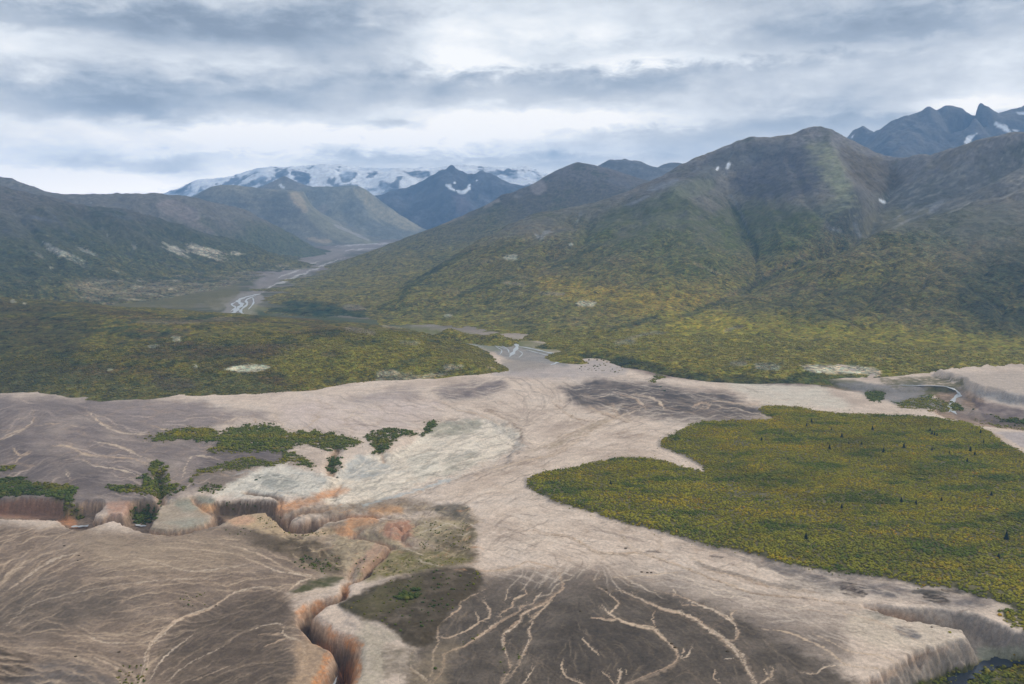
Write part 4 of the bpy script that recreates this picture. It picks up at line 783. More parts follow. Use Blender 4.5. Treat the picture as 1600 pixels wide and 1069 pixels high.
ch([(0, 905), (20, 890), (45, 885)], 6, 3, .6); ch([(210, 852), (300, 858), (350, 862)], 1.5, 1.5, .5)
# left plateau
ch([(50, 640), (52, 658), (38, 670), (20, 677), (0, 688), (-30, 700)], 2.5, 4, .8); ch([(83, 697), (110, 698), (133, 710), (167, 715), (207, 717), (233, 727)], 2, 3, .9); ch([(147, 690), (180, 697), (213, 710), (237, 720)], 2, 3.5, .9)
ch([(128, 717), (145, 727), (167, 730), (197, 737), (217, 744)], 1.5, 2, .8); ch([(20, 700), (30, 712), (45, 706)], 2, 3, .8); ch([(25, 725), (30, 715), (50, 705)], 2.5, 2, .6); ch([(55, 665), (90, 662), (130, 668)], 1.5, 1, .5)
ch([(133, 637), (153, 658), (167, 667), (200, 677), (233, 679)], 2, 3.5, .9); ch([(103, 735), (108, 750)], 3, 4, .5); ch([(283, 750), (300, 713), (345, 717)], 1, 1.5, .6); ch([(350, 660), (365, 655), (380, 650)], 2, 1, .8)
ch([(235, 665), (260, 671), (300, 672)], 2, 1.5, .8); ch([(395, 650), (400, 660), (398, 668)], 1.5, 1.5, .8); ch([(430, 650), (445, 668), (470, 672), (490, 660), (500, 648)], 2.5, 2.5, .8)
# centre
ch([(676, 613), (706, 637), (746, 647), (780, 663), (800, 670), (813, 680), (816, 692), (805, 702), (780, 712)], 2, 5, .5); ch([(950, 652), (916, 667), (880, 683), (853, 697), (820, 705)], 3, 5, .6)
ch([(862, 627), (880, 642), (900, 655), (930, 660)], 4, 3, .7); ch([(940, 645), (965, 652), (985, 660)], 5, 4, .9); ch([(957, 632), (962, 645), (968, 652)], 5, 6, 1); ch([(923, 638), (940, 645)], 3, 3, .9)
ch([(970, 617), (990, 622), (1003, 631), (1010, 640)], 2.5, 2, 1); ch([(990, 616), (1015, 620), (1032, 630), (1040, 640)], 2, 3, 1); ch([(1080, 640), (1090, 632), (1105, 630), (1106, 637), (1090, 640)], 1.5, 1.5, .8)
ch([(1110, 626), (1150, 630), (1190, 634)], 1.5, 1, .5); ch([(560, 635), (548, 650), (540, 660)], 2, 1.5, .6); ch([(1000, 640), (960, 655), (900, 690), (860, 712), (800, 725), (740, 740)], 4, 6, .5)

rows = np.nonzero((g.r > 430) & (g.r < 1650))[0]; r0_, r1_ = rows[0], rows[-1]+1
c0_, c1_ = NC0, NC0+len(thf)
sl = (slice(r0_, r1_), slice(c0_, c1_))
px, py = PX0[sl], PY0[sl]; q = g.Q[sl]
chd = np.full(px.shape, 110.0)
for pts, a, b, k in CH:
    p = spline(pts, 4); x0, y0 = p.min(0)-110; x1, y1 = p.max(0)+110
    i = np.nonzero((px > x0) & (px < x1) & (py > y0) & (py < y1))
    d, tt, _ = seg_dist(px[i]+g.w3[sl][i]*4, (py[i]+g.w4[sl][i]*2)*1.5, p*np.array([1, 1.5]))
    chd[i] = np.minimum(chd[i], d)
# ground falls toward the camera, toward the traced channels and toward the canyons
nz = fbm(X[sl]/60, Y[sl]/60, 3, 301, .5)*1.1+fbm(X[sl]/22, Y[sl]/22, 3, 303, .6)*.55+fbm(X[sl]/8, Y[sl]/8, 2, 307, .6)*.3
rt = q*0.020+chd*0.075+nz*2.3-CUT[sl]*.5
rt += np.where(px < 520, -0.012*(520-px)*ss(py, 830, 900)*0.3, 0)
R_, C_ = rt.shape
seeds = [(R_-1)*0+c for c in range(C_)]+[r*C_ for r in range(R_)]+[r*C_+C_-1 for r in range(R_)]
seeds += np.nonzero((CUT[sl] > 5).ravel())[0][::3].tolist()
AC = drain(rt, seeds); LA = np.log(AC)
rill = np.zeros_like(X)
rl = np.clip((LA-2.0)/4.5, 0, 1)
rl = np.maximum(rl, blur(np.clip((LA-5.5)/3.0, 0, 1), 1)*1.3)
rl2 = blur(np.clip((LA-3.0)/4, 0, 1), 1)*1.3
rill[sl] = np.clip(np.maximum(rl*0.9, rl2), 0, 1)
g.Z -= rill*0.5
i, m = g.mask([(500, 790), (525, 738), (560, 718), (620, 700), (665, 668), (750, 657), (800, 672), (815, 690), (780, 720), (700, 750), (620, 780), (560, 792)], 6, 6, 3)
uu_ = X*.80+Y*.60; vv_ = -X*.60+Y*.80
g.Z[i] += m*ridged(uu_[i]/50, vv_[i]/11, 4, 601)*1.6
i, m = g.mask([(340, 780), (360, 755), (400, 735), (450, 730), (500, 745), (520, 770), (470, 790), (420, 785)], 5, 5, 3); g.Z[i] += m*ridged(X[i]/40, Y[i]/12, 4, 605)*1.5
g.proj()
# ------------------------------------------------------------------ what the plain is made of: pale tuff, dark and brown ash, bleached or rusty clay
PALE = (212, 194, 178); DARK = (86, 78, 69); PURP = (128, 117, 113); BROWN = (128, 112, 98); RILL = (186, 162, 140)
n1 = fbm(X/120, Y/120, 5, 401); n2 = fbm(X/22, Y/22, 4, 403); n3 = fbm(X/500, Y/500, 4, 405)
c = np.broadcast_to(lin(PALE), X.shape+(3,)).copy()
c = lerpc(c, lin((178, 160, 146)), ss(n1, -.1, .5)*.8); c = lerpc(c, lin((208, 194, 182)), ss(-n1+n2*.4, .05, .5)*.6)
# far valley floor: grey gravel flats and scrub
farm = ss(g.Q, 1900, 2600)
fl = lerpc(np.broadcast_to(lin((86, 86, 60)), X.shape+(3,)), lin((122, 114, 106)), ss(fbm(X/700, Y/220, 5, 407), -.05, .3))
fl = lerpc(fl, lin((128, 118, 116)), ss(g.Q, 4200, 5400)*ss(fbm(X/900, Y/300, 4, 409), -.4, .2)); fl = lerpc(fl, lin((160, 152, 146)), ss(fbm(X/500, Y/160, 4, 411), .25, .5)*.6)
g.col = lerpc(c, fl, farm); g.veg[:] = 0
rev = 1-g.veg
# broad sheets
P_ = g.poly; Ln = g.line
P_([(-200, 612), (120, 620), (260, 626), (330, 640), (360, 655), (330, 668), (360, 690), (450, 700), (440, 720), (350, 740), (300, 770), (220, 790), (0, 790), (-200, 790)], PURP, 14, 12, 5, .93, .25, 60)
P_([(0, 650), (60, 700), (200, 735), (230, 770), (60, 770), (-60, 700)], (104, 95, 93), 16, 12, 5, .7, .4, 60)
P_([(340, 690), (420, 700), (450, 708), (430, 722), (350, 735), (310, 745), (320, 712)], (96, 88, 88), 6, 6, 3, .8, .2, 30)
P_([(310, 738), (370, 736), (390, 740), (360, 760), (310, 762)], (126, 114, 104), 4, 4, 3, .9)
P_([(140, 628), (300, 630), (350, 640), (420, 648), (330, 665), (250, 672), (200, 660)], (146, 134, 130), 10, 8, 4, .8, .3, 30)
P_([(430, 630), (640, 620), (700, 640), (640, 665), (560, 680), (460, 665)], (206, 190, 182), 14, 10, 4, .7, .3, 40)
P_([(-300, 800), (120, 825), (230, 832), (350, 818), (440, 835), (480, 850), (500, 900), (450, 930), (480, 980), (470, 1100), (-300, 1300)], BROWN, 10, 8, 4, .97, .12, 60)
P_([(120, 830), (260, 838), (400, 840), (380, 880), (250, 900), (140, 880)], (164, 146, 126), 18, 10, 4, .7, .3, 50)
P_([(280, 965), (400, 925), (450, 945), (445, 1000), (455, 1080), (300, 1090), (240, 1060), (250, 1010)], (98, 86, 76), 16, 8, 4, .8, .35, 50)
P_([(-50, 900), (120, 905), (240, 930), (180, 960), (60, 1000), (-50, 1000)], (104, 94, 84), 20, 10, 4, .65, .35, 60)
P_([(20, 1040), (110, 1030), (170, 1060), (190, 1100), (0, 1100)], (98, 94, 92), 14, 8, 4, .7, .3, 40)
P_([(-20, 1010), (30, 1020), (50, 1045), (20, 1069), (-20, 1069)], (66, 56, 44), 8, 6, 4, .7, .4, 20)
P_([(655, 985), (690, 930), (740, 905), (790, 898), (860, 898), (930, 892), (980, 905), (1060, 922), (1130, 945), (1180, 968), (1220, 990), (1270, 1020), (1330, 1060), (1400, 1200), (600, 1250), (630, 1069)], DARK, 16, 10, 5, 1.0, .10, 60)
P_([(900, 960), (1000, 980), (1040, 1040), (960, 1080), (860, 1080), (860, 1000)], (76, 69, 61), 22, 10, 5, .7, .3, 60)
P_([(960, 880), (1100, 900), (1250, 940), (1350, 960), (1300, 1000), (1200, 985), (1100, 940), (1000, 915)], (150, 138, 128), 18, 10, 5, .6, .4, 60)
P_([(1180, 960), (1300, 985), (1330, 1030), (1250, 1020), (1200, 990)], (112, 102, 94), 18, 10, 5, .7, .3, 40)
P_([(740, 900), (860, 890), (1000, 900), (900, 925), (780, 925)], (126, 114, 104), 18, 10, 5, .55, .4, 40)
P_([(872, 606), (930, 593), (1000, 597), (1060, 606), (1120, 612), (1160, 626), (1190, 640), (1200, 650), (1150, 657), (1100, 660), (1030, 652), (960, 646), (920, 640), (890, 624)], (88, 82, 80), 9, 9, 4, .97, .15, 30)
P_([(1000, 645), (1100, 650), (1190, 652), (1160, 658), (1080, 660), (1020, 656)], (140, 128, 120), 6, 5, 3, .6, .4, 20)
P_([(680, 606), (730, 600), (785, 598), (780, 612), (740, 622), (700, 624)], (122, 112, 110), 8, 8, 4, .85, .35, 20)
P_([(520, 625), (600, 612), (660, 605), (640, 625), (560, 632)], (160, 148, 144), 8, 8, 4, .7, .3, 20)
P_([(1130, 590), (1230, 590), (1270, 595), (1300, 615), (1330, 640), (1280, 636), (1210, 632), (1150, 612)], (206, 198, 184), 8, 6, 3, .8, .2, 30)
P_([(1150, 860), (1250, 885), (1400, 910), (1520, 930), (1560, 945), (1500, 952), (1400, 935), (1300, 922), (1200, 890)], (112, 106, 104), 8, 7, 4, .8, .4, 30)
P_([(1230, 900), (1300, 915), (1350, 935), (1280, 930), (1220, 915)], (150, 140, 130), 6, 6, 4, .6, .3, 20)
P_([(1380, 955), (1520, 975), (1535, 992), (1515, 1004), (1475, 1012), (1430, 1020), (1370, 1010), (1320, 985), (1330, 960)], (202, 188, 170), 9, 7, 4, .8, .3, 40)
P_([(1310, 912), (1330, 910), (1352, 930), (1335, 935), (1312, 925)], (70, 62, 58), 3, 4, 4, .9, .6, 8); P_([(1440, 928), (1460, 926), (1487, 938), (1465, 942), (1442, 938)], (64, 58, 50), 3, 5, 4, .9, .6, 8)
P_([(1425, 920), (1500, 922), (1498, 928), (1430, 928)], (78, 74, 68), 2, 3, 2, .8, .3)
P_([(1395, 982), (1410, 980), (1440, 990), (1436, 998), (1410, 994)], (110, 108, 110), 3, 3, 2, .8, .3); P_([(1350, 955), (1380, 955), (1400, 966), (1370, 968)], (130, 126, 116), 4, 3, 2, .7)
P_([(820, 560), (850, 555), (910, 560), (965, 568), (975, 585), (880, 592), (820, 590), (770, 585), (790, 570)], (176, 166, 162), 5, 5, 3, .8, .2)
# soft mottling of the dark ash by thin pale grains (wind and wash)
dk = np.clip(1-g.col.mean(-1)/0.32, 0, 1)
# rills
rm_ = rill.copy()
fan = np.zeros_like(X); i, m = g.mask([(-300, 815), (120, 825), (350, 820), (440, 840), (500, 900), (460, 935), (475, 1000), (470, 1100), (-300, 1300)], 12, 6, 3); fan[i] = m
amt = np.where(fan > 0, .8*fan, 0)+(1-fan)*(0.25+0.75*ss(n1+n2*.5, -.35, .35))*0.75
amt *= ss(PY0, 585, 640)*(1-.7*(1-fan)*ss(PY0, 890, 930))
brk = 0.55+0.45*ss(n2, -.3, .2)
g.col = lerpc(g.col, lin(RILL)*0.93, np.clip(rm_*amt*brk*1.3, 0, 1)*(.75-.35*fan))
# between the rills the fan keeps its darker crust
# ragged feathers along the large channels
for pts, a, b, k in CH:
    if k < .7 or random.random() < .35: continue
    p = spline(pts, 6)
    for j in range(1, len(p)-1):
        if random.random() < .35:
            t_ = p[j+1]-p[j-1]; nn = np.array([-t_[1], t_[0]]); nn = nn/(np.hypot(*nn)+1e-6)*random.choice([-1, 1]); tt_ = t_/(np.hypot(*t_)+1e-6)
            L = random.uniform(2, 7); e = p[j]+nn*L-tt_*L*random.uniform(.3, 1.2)
            Ln([p[j], p[j]*.5+e*.5+nn*1, e], (180, 160, 140), random.uniform(.8, 1.6), .4, a=.55, sm=False, warp=2, fine=2)
# wash lines: thousands of fine threads that follow the run of the water
GUIDE = [[(120, 850), (230, 848), (340, 852), (430, 875), (497, 902)], [(20, 965), (80, 925), (150, 905), (230, 898), (340, 888), (420, 888), (480, 900)], [(40, 985), (110, 948), (200, 925), (300, 912), (400, 905), (490, 903)], [(0, 930), (50, 880), (110, 850), (180, 835)], [(-20, 960), (30, 920), (90, 880), (160, 860), (260, 865)],
    [(80, 1000), (150, 1003), (220, 1005), (237, 1000)], [(60, 960), (130, 990), (180, 1010), (240, 1005)], [(0, 1000), (60, 1015), (130, 1025), (190, 1050), (205, 1069)], [(60, 970), (150, 940), (250, 925), (300, 935), (330, 948)], [(100, 1000), (200, 975), (260, 960), (290, 962)],
    [(470, 915), (380, 960), (300, 1000), (245, 1040), (225, 1069)], [(440, 1000), (380, 1030), (300, 1065)], [(420, 965), (330, 1020), (260, 1069)], [(370, 985), (420, 975), (447, 975)], [(400, 1013), (440, 1000)], [(400, 1050), (440, 1035), (465, 1030)], [(250, 835), (330, 838), (400, 855), (450, 885)],
    [(60, 650), (20, 677), (-20, 700)], [(30, 690), (110, 700), (170, 716), (233, 727)], [(140, 715), (80, 735), (30, 760)], [(60, 635), (130, 655), (200, 677), (330, 680)], [(200, 640), (330, 645), (400, 660)], [(240, 690), (320, 705), (400, 720)], [(120, 730), (200, 745), (240, 760)], [(330, 745), (300, 760)],
    [(420, 640), (460, 650), (480, 665)], [(500, 630), (560, 640), (620, 655)], [(640, 620), (720, 645), (780, 668), (815, 690)], [(960, 650), (880, 690), (800, 725), (700, 755), (600, 790)], [(1030, 690), (940, 715), (850, 745), (740, 760), (640, 790)], [(860, 770), (800, 790), (745, 830)],
    [(900, 800), (820, 830), (745, 870), (700, 893)], [(850, 790), (1000, 850), (1150, 900), (1350, 950)], [(830, 820), (1000, 870), (1200, 930), (1350, 960)], [(1400, 960), (1500, 985)], [(1150, 950), (1250, 975), (1350, 1020), (1420, 1040)], [(900, 900), (860, 940), (800, 990), (785, 1069)],
    [(1000, 930), (1100, 975), (1150, 1020), (1180, 1069)], [(760, 905), (700, 960), (680, 1069)], [(940, 930), (970, 970), (1040, 1010), (1000, 1069)], [(560, 612), (650, 610), (760, 600)], [(880, 610), (1000, 615), (1190, 635)], [(760, 665), (690, 690), (600, 720), (540, 745)],
    [(790, 700), (700, 730), (600, 765), (530, 785)], [(460, 740), (420, 755), (390, 775)], [(1250, 885), (1400, 920), (1520, 945)], [(820, 560), (860, 590), (880, 630), (830, 670)], [(1130, 600), (1250, 615), (1400, 645)], [(1050, 870), (1150, 890), (1300, 930)], [(600, 870), (560, 900)], [(530, 860), (580, 830), (640, 835)], [(400, 840), (480, 850), (520, 880)]]
gp, gt = [], []
for L_ in GUIDE:
    mx_, my_ = np.mean(L_, 0); k_ = 1 if (mx_ > 640 and my_ > 935) else 0
    L_ = L_ if L_[-1][k_] >= L_[0][k_] else L_[::-1]
    p = spline(L_, 8); t_ = np.gradient(p, axis=0); t_ /= np.hypot(t_[:, 0], t_[:, 1])[:, None]+1e-9
    gp.append(p[::2]); gt.append(t_[::2])
gp = np.vstack(gp); gt = np.vstack(gt)
def threads(n, region, length, width=0, seed=0, jit=.25, step=.6):
    """run n threads downstream through the region; returns how strongly each spot is marked"""
    r = np.random.RandomState(seed); reg = np.asarray(region, float); x0, y0 = reg.min(0); x1, y1 = reg.max(0)
    sx_ = r.uniform(x0, x1, n*4); sy_ = r.uniform(y0, y1, n*4); _, _, ins = seg_dist(sx_, sy_, reg, True); x = sx_[ins][:n]; y = sy_[ins][:n]; m_ = len(x)
    Ls = r.uniform(.3, 1, m_)*length; wgt = r.uniform(.35, 1, m_); out = np.zeros(X.shape)
    d_ = None
    for k in range(int(length/step)):
        if k % 4 == 0:
            dd = (x[:, None]-gp[:, 0])**2+((y[:, None]-gp[:, 1])*1.6)**2+9; w_ = dd**-2.0; w_ /= w_.sum(1)[:, None]
            vx, vy = w_@gt[:, 0], w_@gt[:, 1]; nrm = np.hypot(vx, vy)+1e-6; vx, vy = vx/nrm, vy/nrm
            an = pn(x/16, y/9, 5+seed)*jit*3+pn(x/5, y/3, 9+seed)*jit*1.6; ca, sa = np.cos(an), np.sin(an); vx, vy = vx*ca-vy*sa, vx*sa+vy*ca
        x = x+vx*step; y = y+vy*step*.9
        live = (k*step < Ls)
        wx_, wy_ = at_z(x[live], y[live], 0.0); th = np.arctan2(wx_, wy_); rr_ = np.hypot(wx_, wy_)
        j = np.rint(np.interp(th, g.th, np.arange(g.C))).astype(int); i = np.rint(np.interp(rr_, g.r, np.arange(g.R))).astype(int)
        v = wgt[live]*np.sin(np.pi*np.clip((k*step/Ls[live]), 0.03, .97))**.6
        np.maximum.at(out, (i, j), v)
        if width: np.maximum.at(out, (np.clip(i+1, 0, g.R-1), j), v*.6)
    return out
def wash(n, region, length, c, a, width=0, seed=0, jit=.25):
    m = threads(n, region, length, width, seed, jit); m = np.clip(blur(m, 0)+.35*(np.roll(m, 1, 0)+np.roll(m, 1, 1)), 0, 1)*a
    g.col = lerpc(g.col, lin(c), m); return m
FANR = [(-60, 815), (120, 832), (350, 825), (440, 840), (500, 900), (455, 930), (470, 1000), (466, 1090), (-60, 1090)]
wash(700, FANR, 70, (92, 78, 66), .32, 0, 1, .3); m = wash(1100, FANR, 80, (182, 160, 138), .36, 0, 2, .3); g.Z -= m*.3
m = wash(220, FANR, 110, (196, 174, 150), .62, 0, 3, .2); g.Z -= m*.5
PLT = [(-60, 622), (200, 630), (420, 640), (520, 660), (440, 735), (240, 780), (-60, 780)]
wash(500, PLT, 60, (96, 88, 86), .3, 0, 4, .18); wash(600, PLT, 70, (162, 148, 140), .35, 0, 5, .18); wash(40, PLT, 110, (196, 178, 164), .6, 0, 6)
DRK = [(650, 985), (740, 915), (980, 915), (1130, 950), (1300, 1035), (1350, 1090), (620, 1090)]
wash(700, DRK, 30, (62, 56, 50), .35, 0, 7, .4); wash(700, DRK, 26, (118, 105, 92), .35, 0, 8, .5)
PLN = [(480, 615), (700, 600), (900, 580), (1200, 600), (1180, 655), (1040, 670), (1020, 700), (830, 745), (860, 790), (1100, 855), (1500, 930), (1540, 990), (1420, 1040), (1200, 975), (1060, 905), (800, 890), (745, 870), (740, 790), (560, 800), (800, 690), (640, 660), (480, 670)]
wash(900, PLN, 60, (156, 138, 124), .32, 0, 9, .2); wash(1000, PLN, 70, (222, 206, 190), .4, 0, 10, .2); wash(260, PLN, 50, (122, 108, 98), .5, 0, 11, .3); wash(50, PLN, 120, (226, 208, 188), .6, 0, 12)
MDK = [(880, 605), (1000, 597), (1160, 625), (1200, 650), (1000, 655)]
wash(80, MDK, 50, (136, 126, 120), .3, 0, 13); wash(100, MDK, 50, (70, 64, 62), .4, 0, 14)
P_([(290, 960), (400, 930), (455, 945), (450, 1000), (458, 1080), (310, 1090), (250, 1050), (260, 1005)], (92, 81, 70), 14, 10, 4, .55, .3, 30)
P_([(-30, 925), (80, 915), (180, 935), (150, 965), (40, 985), (-30, 985)], (98, 88, 78), 18, 10, 4, .45, .4, 40)
wash(160, DRK, 40, (146, 130, 112), .38, 0, 21, .25)
for pts, a, b, k in CH:
    if max(q_[0] for q_ in pts) < 520 and pts[0][1] > 800: k *= .85; a *= .8; b *= .8
    if pts[0][1] > 880: a *= .78; b *= .78
    p = spline(pts, 4); w_ = max(a, b)
    Ln(pts, (176, 156, 136), a*.8, b*.8, a=.55*k, soft=1, warp=2, fine=2.2, brk=.5, wn=.9)
    t_ = np.gradient(p, axis=0); nn = np.stack([-t_[:, 1], t_[:, 0]], -1); nn /= np.hypot(nn[:, 0], nn[:, 1])[:, None]+1e-6
    ns = 1+int(w_*.7)
    for q in range(ns):
        ph = random.uniform(0, 6.28); fr = random.uniform(.25, .7); lat = (random.uniform(-.5, .5)+.35*np.sin(np.arange(len(p))*fr+ph))*np.linspace(a, b, len(p))*(0.9 if ns > 1 else .3)
        lo_ = 0 if q == 0 else random.randint(0, max(0, len(p)//3)); hi_ = len(p) if q == 0 else random.randint(max(2, len(p)//2), len(p))
        if hi_-lo_ < 3: lo_, hi_ = 0, len(p)
        Ln((p+nn*lat[:, None])[lo_:hi_], random.choice([(214, 196, 176), (204, 182, 158), (196, 170, 146)]), random.uniform(.8, 1.4), random.uniform(1, 1.9), a=.85*k, soft=.8, sm=False, warp=1.6, fine=1.8, brk=.35, wn=.6, taper=True)
    if w_ > 3.5:
        for q in range(2): Ln(p+nn*(random.uniform(-.6, .6)*w_), (112, 94, 78), .6, 1.2, a=.55*k, sm=False, warp=2.5, fine=3, brk=.7, taper=True)  # thin dark lines: bank shadow painted along the wider channels
# bleached clay hollow
P_([(505, 785), (520, 745), (545, 722), (590, 708), (640, 695), (668, 668), (740, 657), (790, 665), (815, 688), (780, 712), (700, 742), (640, 765), (580, 785), (540, 795)], (220, 214, 202), 5, 7, 4, .92, .2, 30)
P_([(665, 668), (700, 660), (748, 656), (750, 668), (720, 680), (680, 682)], (150, 150, 138), 4, 5, 3, .8, .2)
P_([(535, 735), (560, 715), (600, 722), (610, 738), (570, 748), (530, 745)], (168, 174, 176), 5, 5, 3, .7, .3)
P_([(640, 712), (680, 708), (690, 725), (665, 748), (640, 735)], (206, 204, 194), 5, 5, 3, .8, .2); P_([(700, 715), (745, 705), (740, 725), (690, 745)], (160, 160, 150), 6, 5, 3, .6, .3)
P_([(335, 775), (360, 755), (400, 735), (435, 724), (460, 732), (500, 745), (530, 760), (500, 772), (440, 775), (380, 775)], (212, 206, 194), 5, 6, 4, .9, .2, 20)
P_([(405, 745), (430, 738), (455, 748), (470, 760), (430, 765), (405, 758)], (140, 142, 136), 5, 5, 3, .7, .3, 16)
P_([(228, 826), (250, 795), (280, 778), (330, 775), (340, 800), (320, 820), (270, 834)], (168, 154, 136), 3, 4, 3, .9, .2)
P_([(275, 780), (330, 776), (335, 790), (290, 800)], (150, 150, 136), 5, 5, 3, .7, .3); P_([(255, 815), (300, 808), (330, 815), (290, 826)], (156, 156, 144), 4, 4, 3, .6, .4)
for pts, w in [([(540, 770), (580, 750), (640, 735), (700, 712), (740, 700)], 3), ([(560, 740), (610, 730), (660, 715)], 2.5), ([(590, 765), (640, 748), (700, 730), (760, 712)], 3), ([(660, 690), (720, 680), (780, 680)], 2.5), ([(530, 750), (500, 742), (470, 738)], 2.5), ([(400, 770), (440, 768), (490, 770), (530, 768)], 3), ([(610, 720), (700, 690)], 2)]:
    Ln(pts, (222, 216, 204), w, a=.45, warp=10, fine=3, taper=True, brk=.4, wn=.6); Ln([(a_+4, b_+3) for a_, b_ in pts], (150, 146, 136), w*.7, a=.45, warp=10, fine=3, taper=True, brk=.4, wn=.6)
for q_ in range(170):
    if q_ % 3: x = random.uniform(535, 790); y0_ = 790-(x-535)*.30; y = random.uniform(max(660, 735-(x-535)*.33), y0_); sl_ = random.uniform(-.5, -.15)
    else: x = random.uniform(350, 500); y = random.uniform(738, 778); sl_ = random.uniform(-.3, .4)
    L = random.uniform(8, 34)
    Ln([(x, y), (x+L/2, y+sl_*L/2+random.uniform(-3, 3)), (x+L, y+sl_*L)], random.choice([(226, 220, 208), (150, 148, 140), (132, 132, 126), (196, 180, 162), (176, 178, 176)]), random.uniform(.7, 2.2), a=random.uniform(.25, .65), warp=7, fine=3, taper=True, brk=.4)
HOL = [(505, 785), (520, 745), (545, 722), (590, 708), (640, 695), (668, 668), (740, 657), (790, 665), (815, 688), (780, 712), (700, 742), (640, 765), (580, 785), (540, 795)]
wash(220, HOL, 50, (136, 132, 126), .45, 0, 15, .3); wash(260, HOL, 50, (232, 224, 212), .45, 0, 16, .3); wash(60, [(345, 775), (400, 735), (500, 745), (520, 770)], 40, (126, 124, 118), .5, 0, 17, .4); wash(70, [(345, 775), (400, 735), (500, 745), (520, 770)], 40, (228, 222, 210), .5, 0, 18, .4)
i, m = g.mask(HOL, 6, 4, 3); g.col[i] *= 1+m[:, None]*(np.array([1.05, 1.0, .95])-1)
# badlands
P_([(340, 812), (380, 803), (420, 803), (460, 830), (500, 820), (560, 812), (640, 812), (740, 800), (742, 850), (735, 880), (640, 895), (570, 905), (520, 905), (450, 870), (420, 830), (350, 820)], (160, 142, 122), 8, 8, 4, .9, .25, 30)
P_([(430, 800), (500, 795), (570, 782), (640, 780), (690, 790), (660, 800), (560, 800), (480, 808)], (142, 126, 108), 6, 6, 4, .8, .3)
P_([(520, 840), (590, 835), (640, 840), (600, 875), (550, 890), (510, 880)], (172, 156, 130), 8, 7, 4, .8, .3)
P_([(660, 815), (730, 812), (738, 845), (690, 850), (640, 835)], (168, 156, 124), 8, 7, 4, .7, .3)
P_([(400, 830), (450, 838), (490, 845), (540, 875), (530, 895), (500, 893), (450, 870), (400, 850)], (92, 80, 62), 7, 7, 4, .85, .3); P_([(350, 830), (420, 832), (440, 842), (400, 850)], (110, 96, 80), 6, 5, 3, .7)
P_([(668, 793), (700, 787), (725, 790), (735, 808), (728, 815), (690, 806)], (98, 92, 80), 4, 5, 3, .85, .2); P_([(700, 830), (735, 812), (742, 850), (738, 878), (700, 872), (680, 850)], (100, 90, 66), 7, 6, 4, .75, .4)
P_([(560, 895), (600, 868), (640, 858), (700, 862), (735, 872), (690, 890), (620, 900), (570, 908)], (118, 112, 66), 6, 6, 4, .75, .35); P_([(700, 790), (720, 785)], None) if False else None
P_([(450, 925), (480, 908), (510, 900), (540, 903), (530, 912), (500, 918), (465, 926)], (84, 84, 52), 3, 4, 3, .9, .2)
P_([(528, 945), (555, 928), (600, 912), (640, 898), (690, 888), (735, 886), (756, 902), (748, 922), (715, 945), (692, 965), (686, 990), (670, 1010), (640, 1010), (612, 988), (590, 972), (560, 966)], (80, 70, 54), 5, 5, 3, .97, .15, 30)
P_([(535, 945), (600, 918), (660, 905), (640, 940), (580, 965), (545, 955)], (96, 90, 58), 10, 8, 4, .6, .5, 20); P_([(590, 1010), (640, 1015), (640, 1045), (600, 1060), (580, 1040)], (122, 112, 96), 8, 6, 4, .7, .4, 20)
P_([(568, 970), (600, 985), (625, 1000), (600, 1010), (600, 1040), (590, 1080), (560, 1080), (545, 1050), (548, 1020)], (182, 170, 152), 5, 6, 4, .85, .3, 20)
P_([(460, 1000), (480, 1000), (500, 1010), (505, 1069), (455, 1080), (462, 1040)], (178, 152, 126), 8, 6, 4, .8, .3)
P_([(640, 1040), (690, 1000), (720, 1010), (700, 1040), (700, 1069), (640, 1080)], (150, 134, 112), 10, 8, 5, .5, .5, 20)
P_([(345, 815), (370, 802), (415, 800), (440, 820), (470, 836), (510, 826), (540, 830), (500, 838), (440, 836), (390, 826)], (188, 164, 132), 4, 4, 3, .85, .2)
for q_ in range(200):
    x = random.uniform(350, 735); y = random.uniform(792, 895)
    if x < 440 and y > 835: continue
    L = random.uniform(8, 30); sl_ = random.uniform(-.7, .1)
    Ln([(x, y), (x+L/2, y+sl_*L/2+random.uniform(-3, 3)), (x+L, y+sl_*L)], random.choice([(196, 176, 146), (112, 96, 80), (96, 84, 66), (190, 150, 116), (150, 134, 108)]), random.uniform(.7, 2), a=random.uniform(.25, .65), warp=7, fine=3, taper=True, brk=.4)
for q_ in range(240):
    x = random.uniform(150, 640); y = random.uniform(385, 500)
    Ln([(x, y), (x+random.uniform(10, 60), y+random.uniform(-2, 3))], random.choice([(160, 150, 142), (134, 122, 112), (70, 78, 54), (84, 84, 54), (118, 106, 96)]), random.uniform(.7, 2.4), a=random.uniform(.3, .8), warp=3, fine=2, taper=True, brk=.4)
BAD = [(430, 800), (520, 795), (640, 785), (735, 800), (738, 870), (640, 895), (560, 900), (480, 890), (400, 830)]
wash(240, BAD, 22, (100, 86, 70), .45, 0, 19, .5); wash(240, BAD, 22, (200, 180, 150), .4, 0, 20, .5)
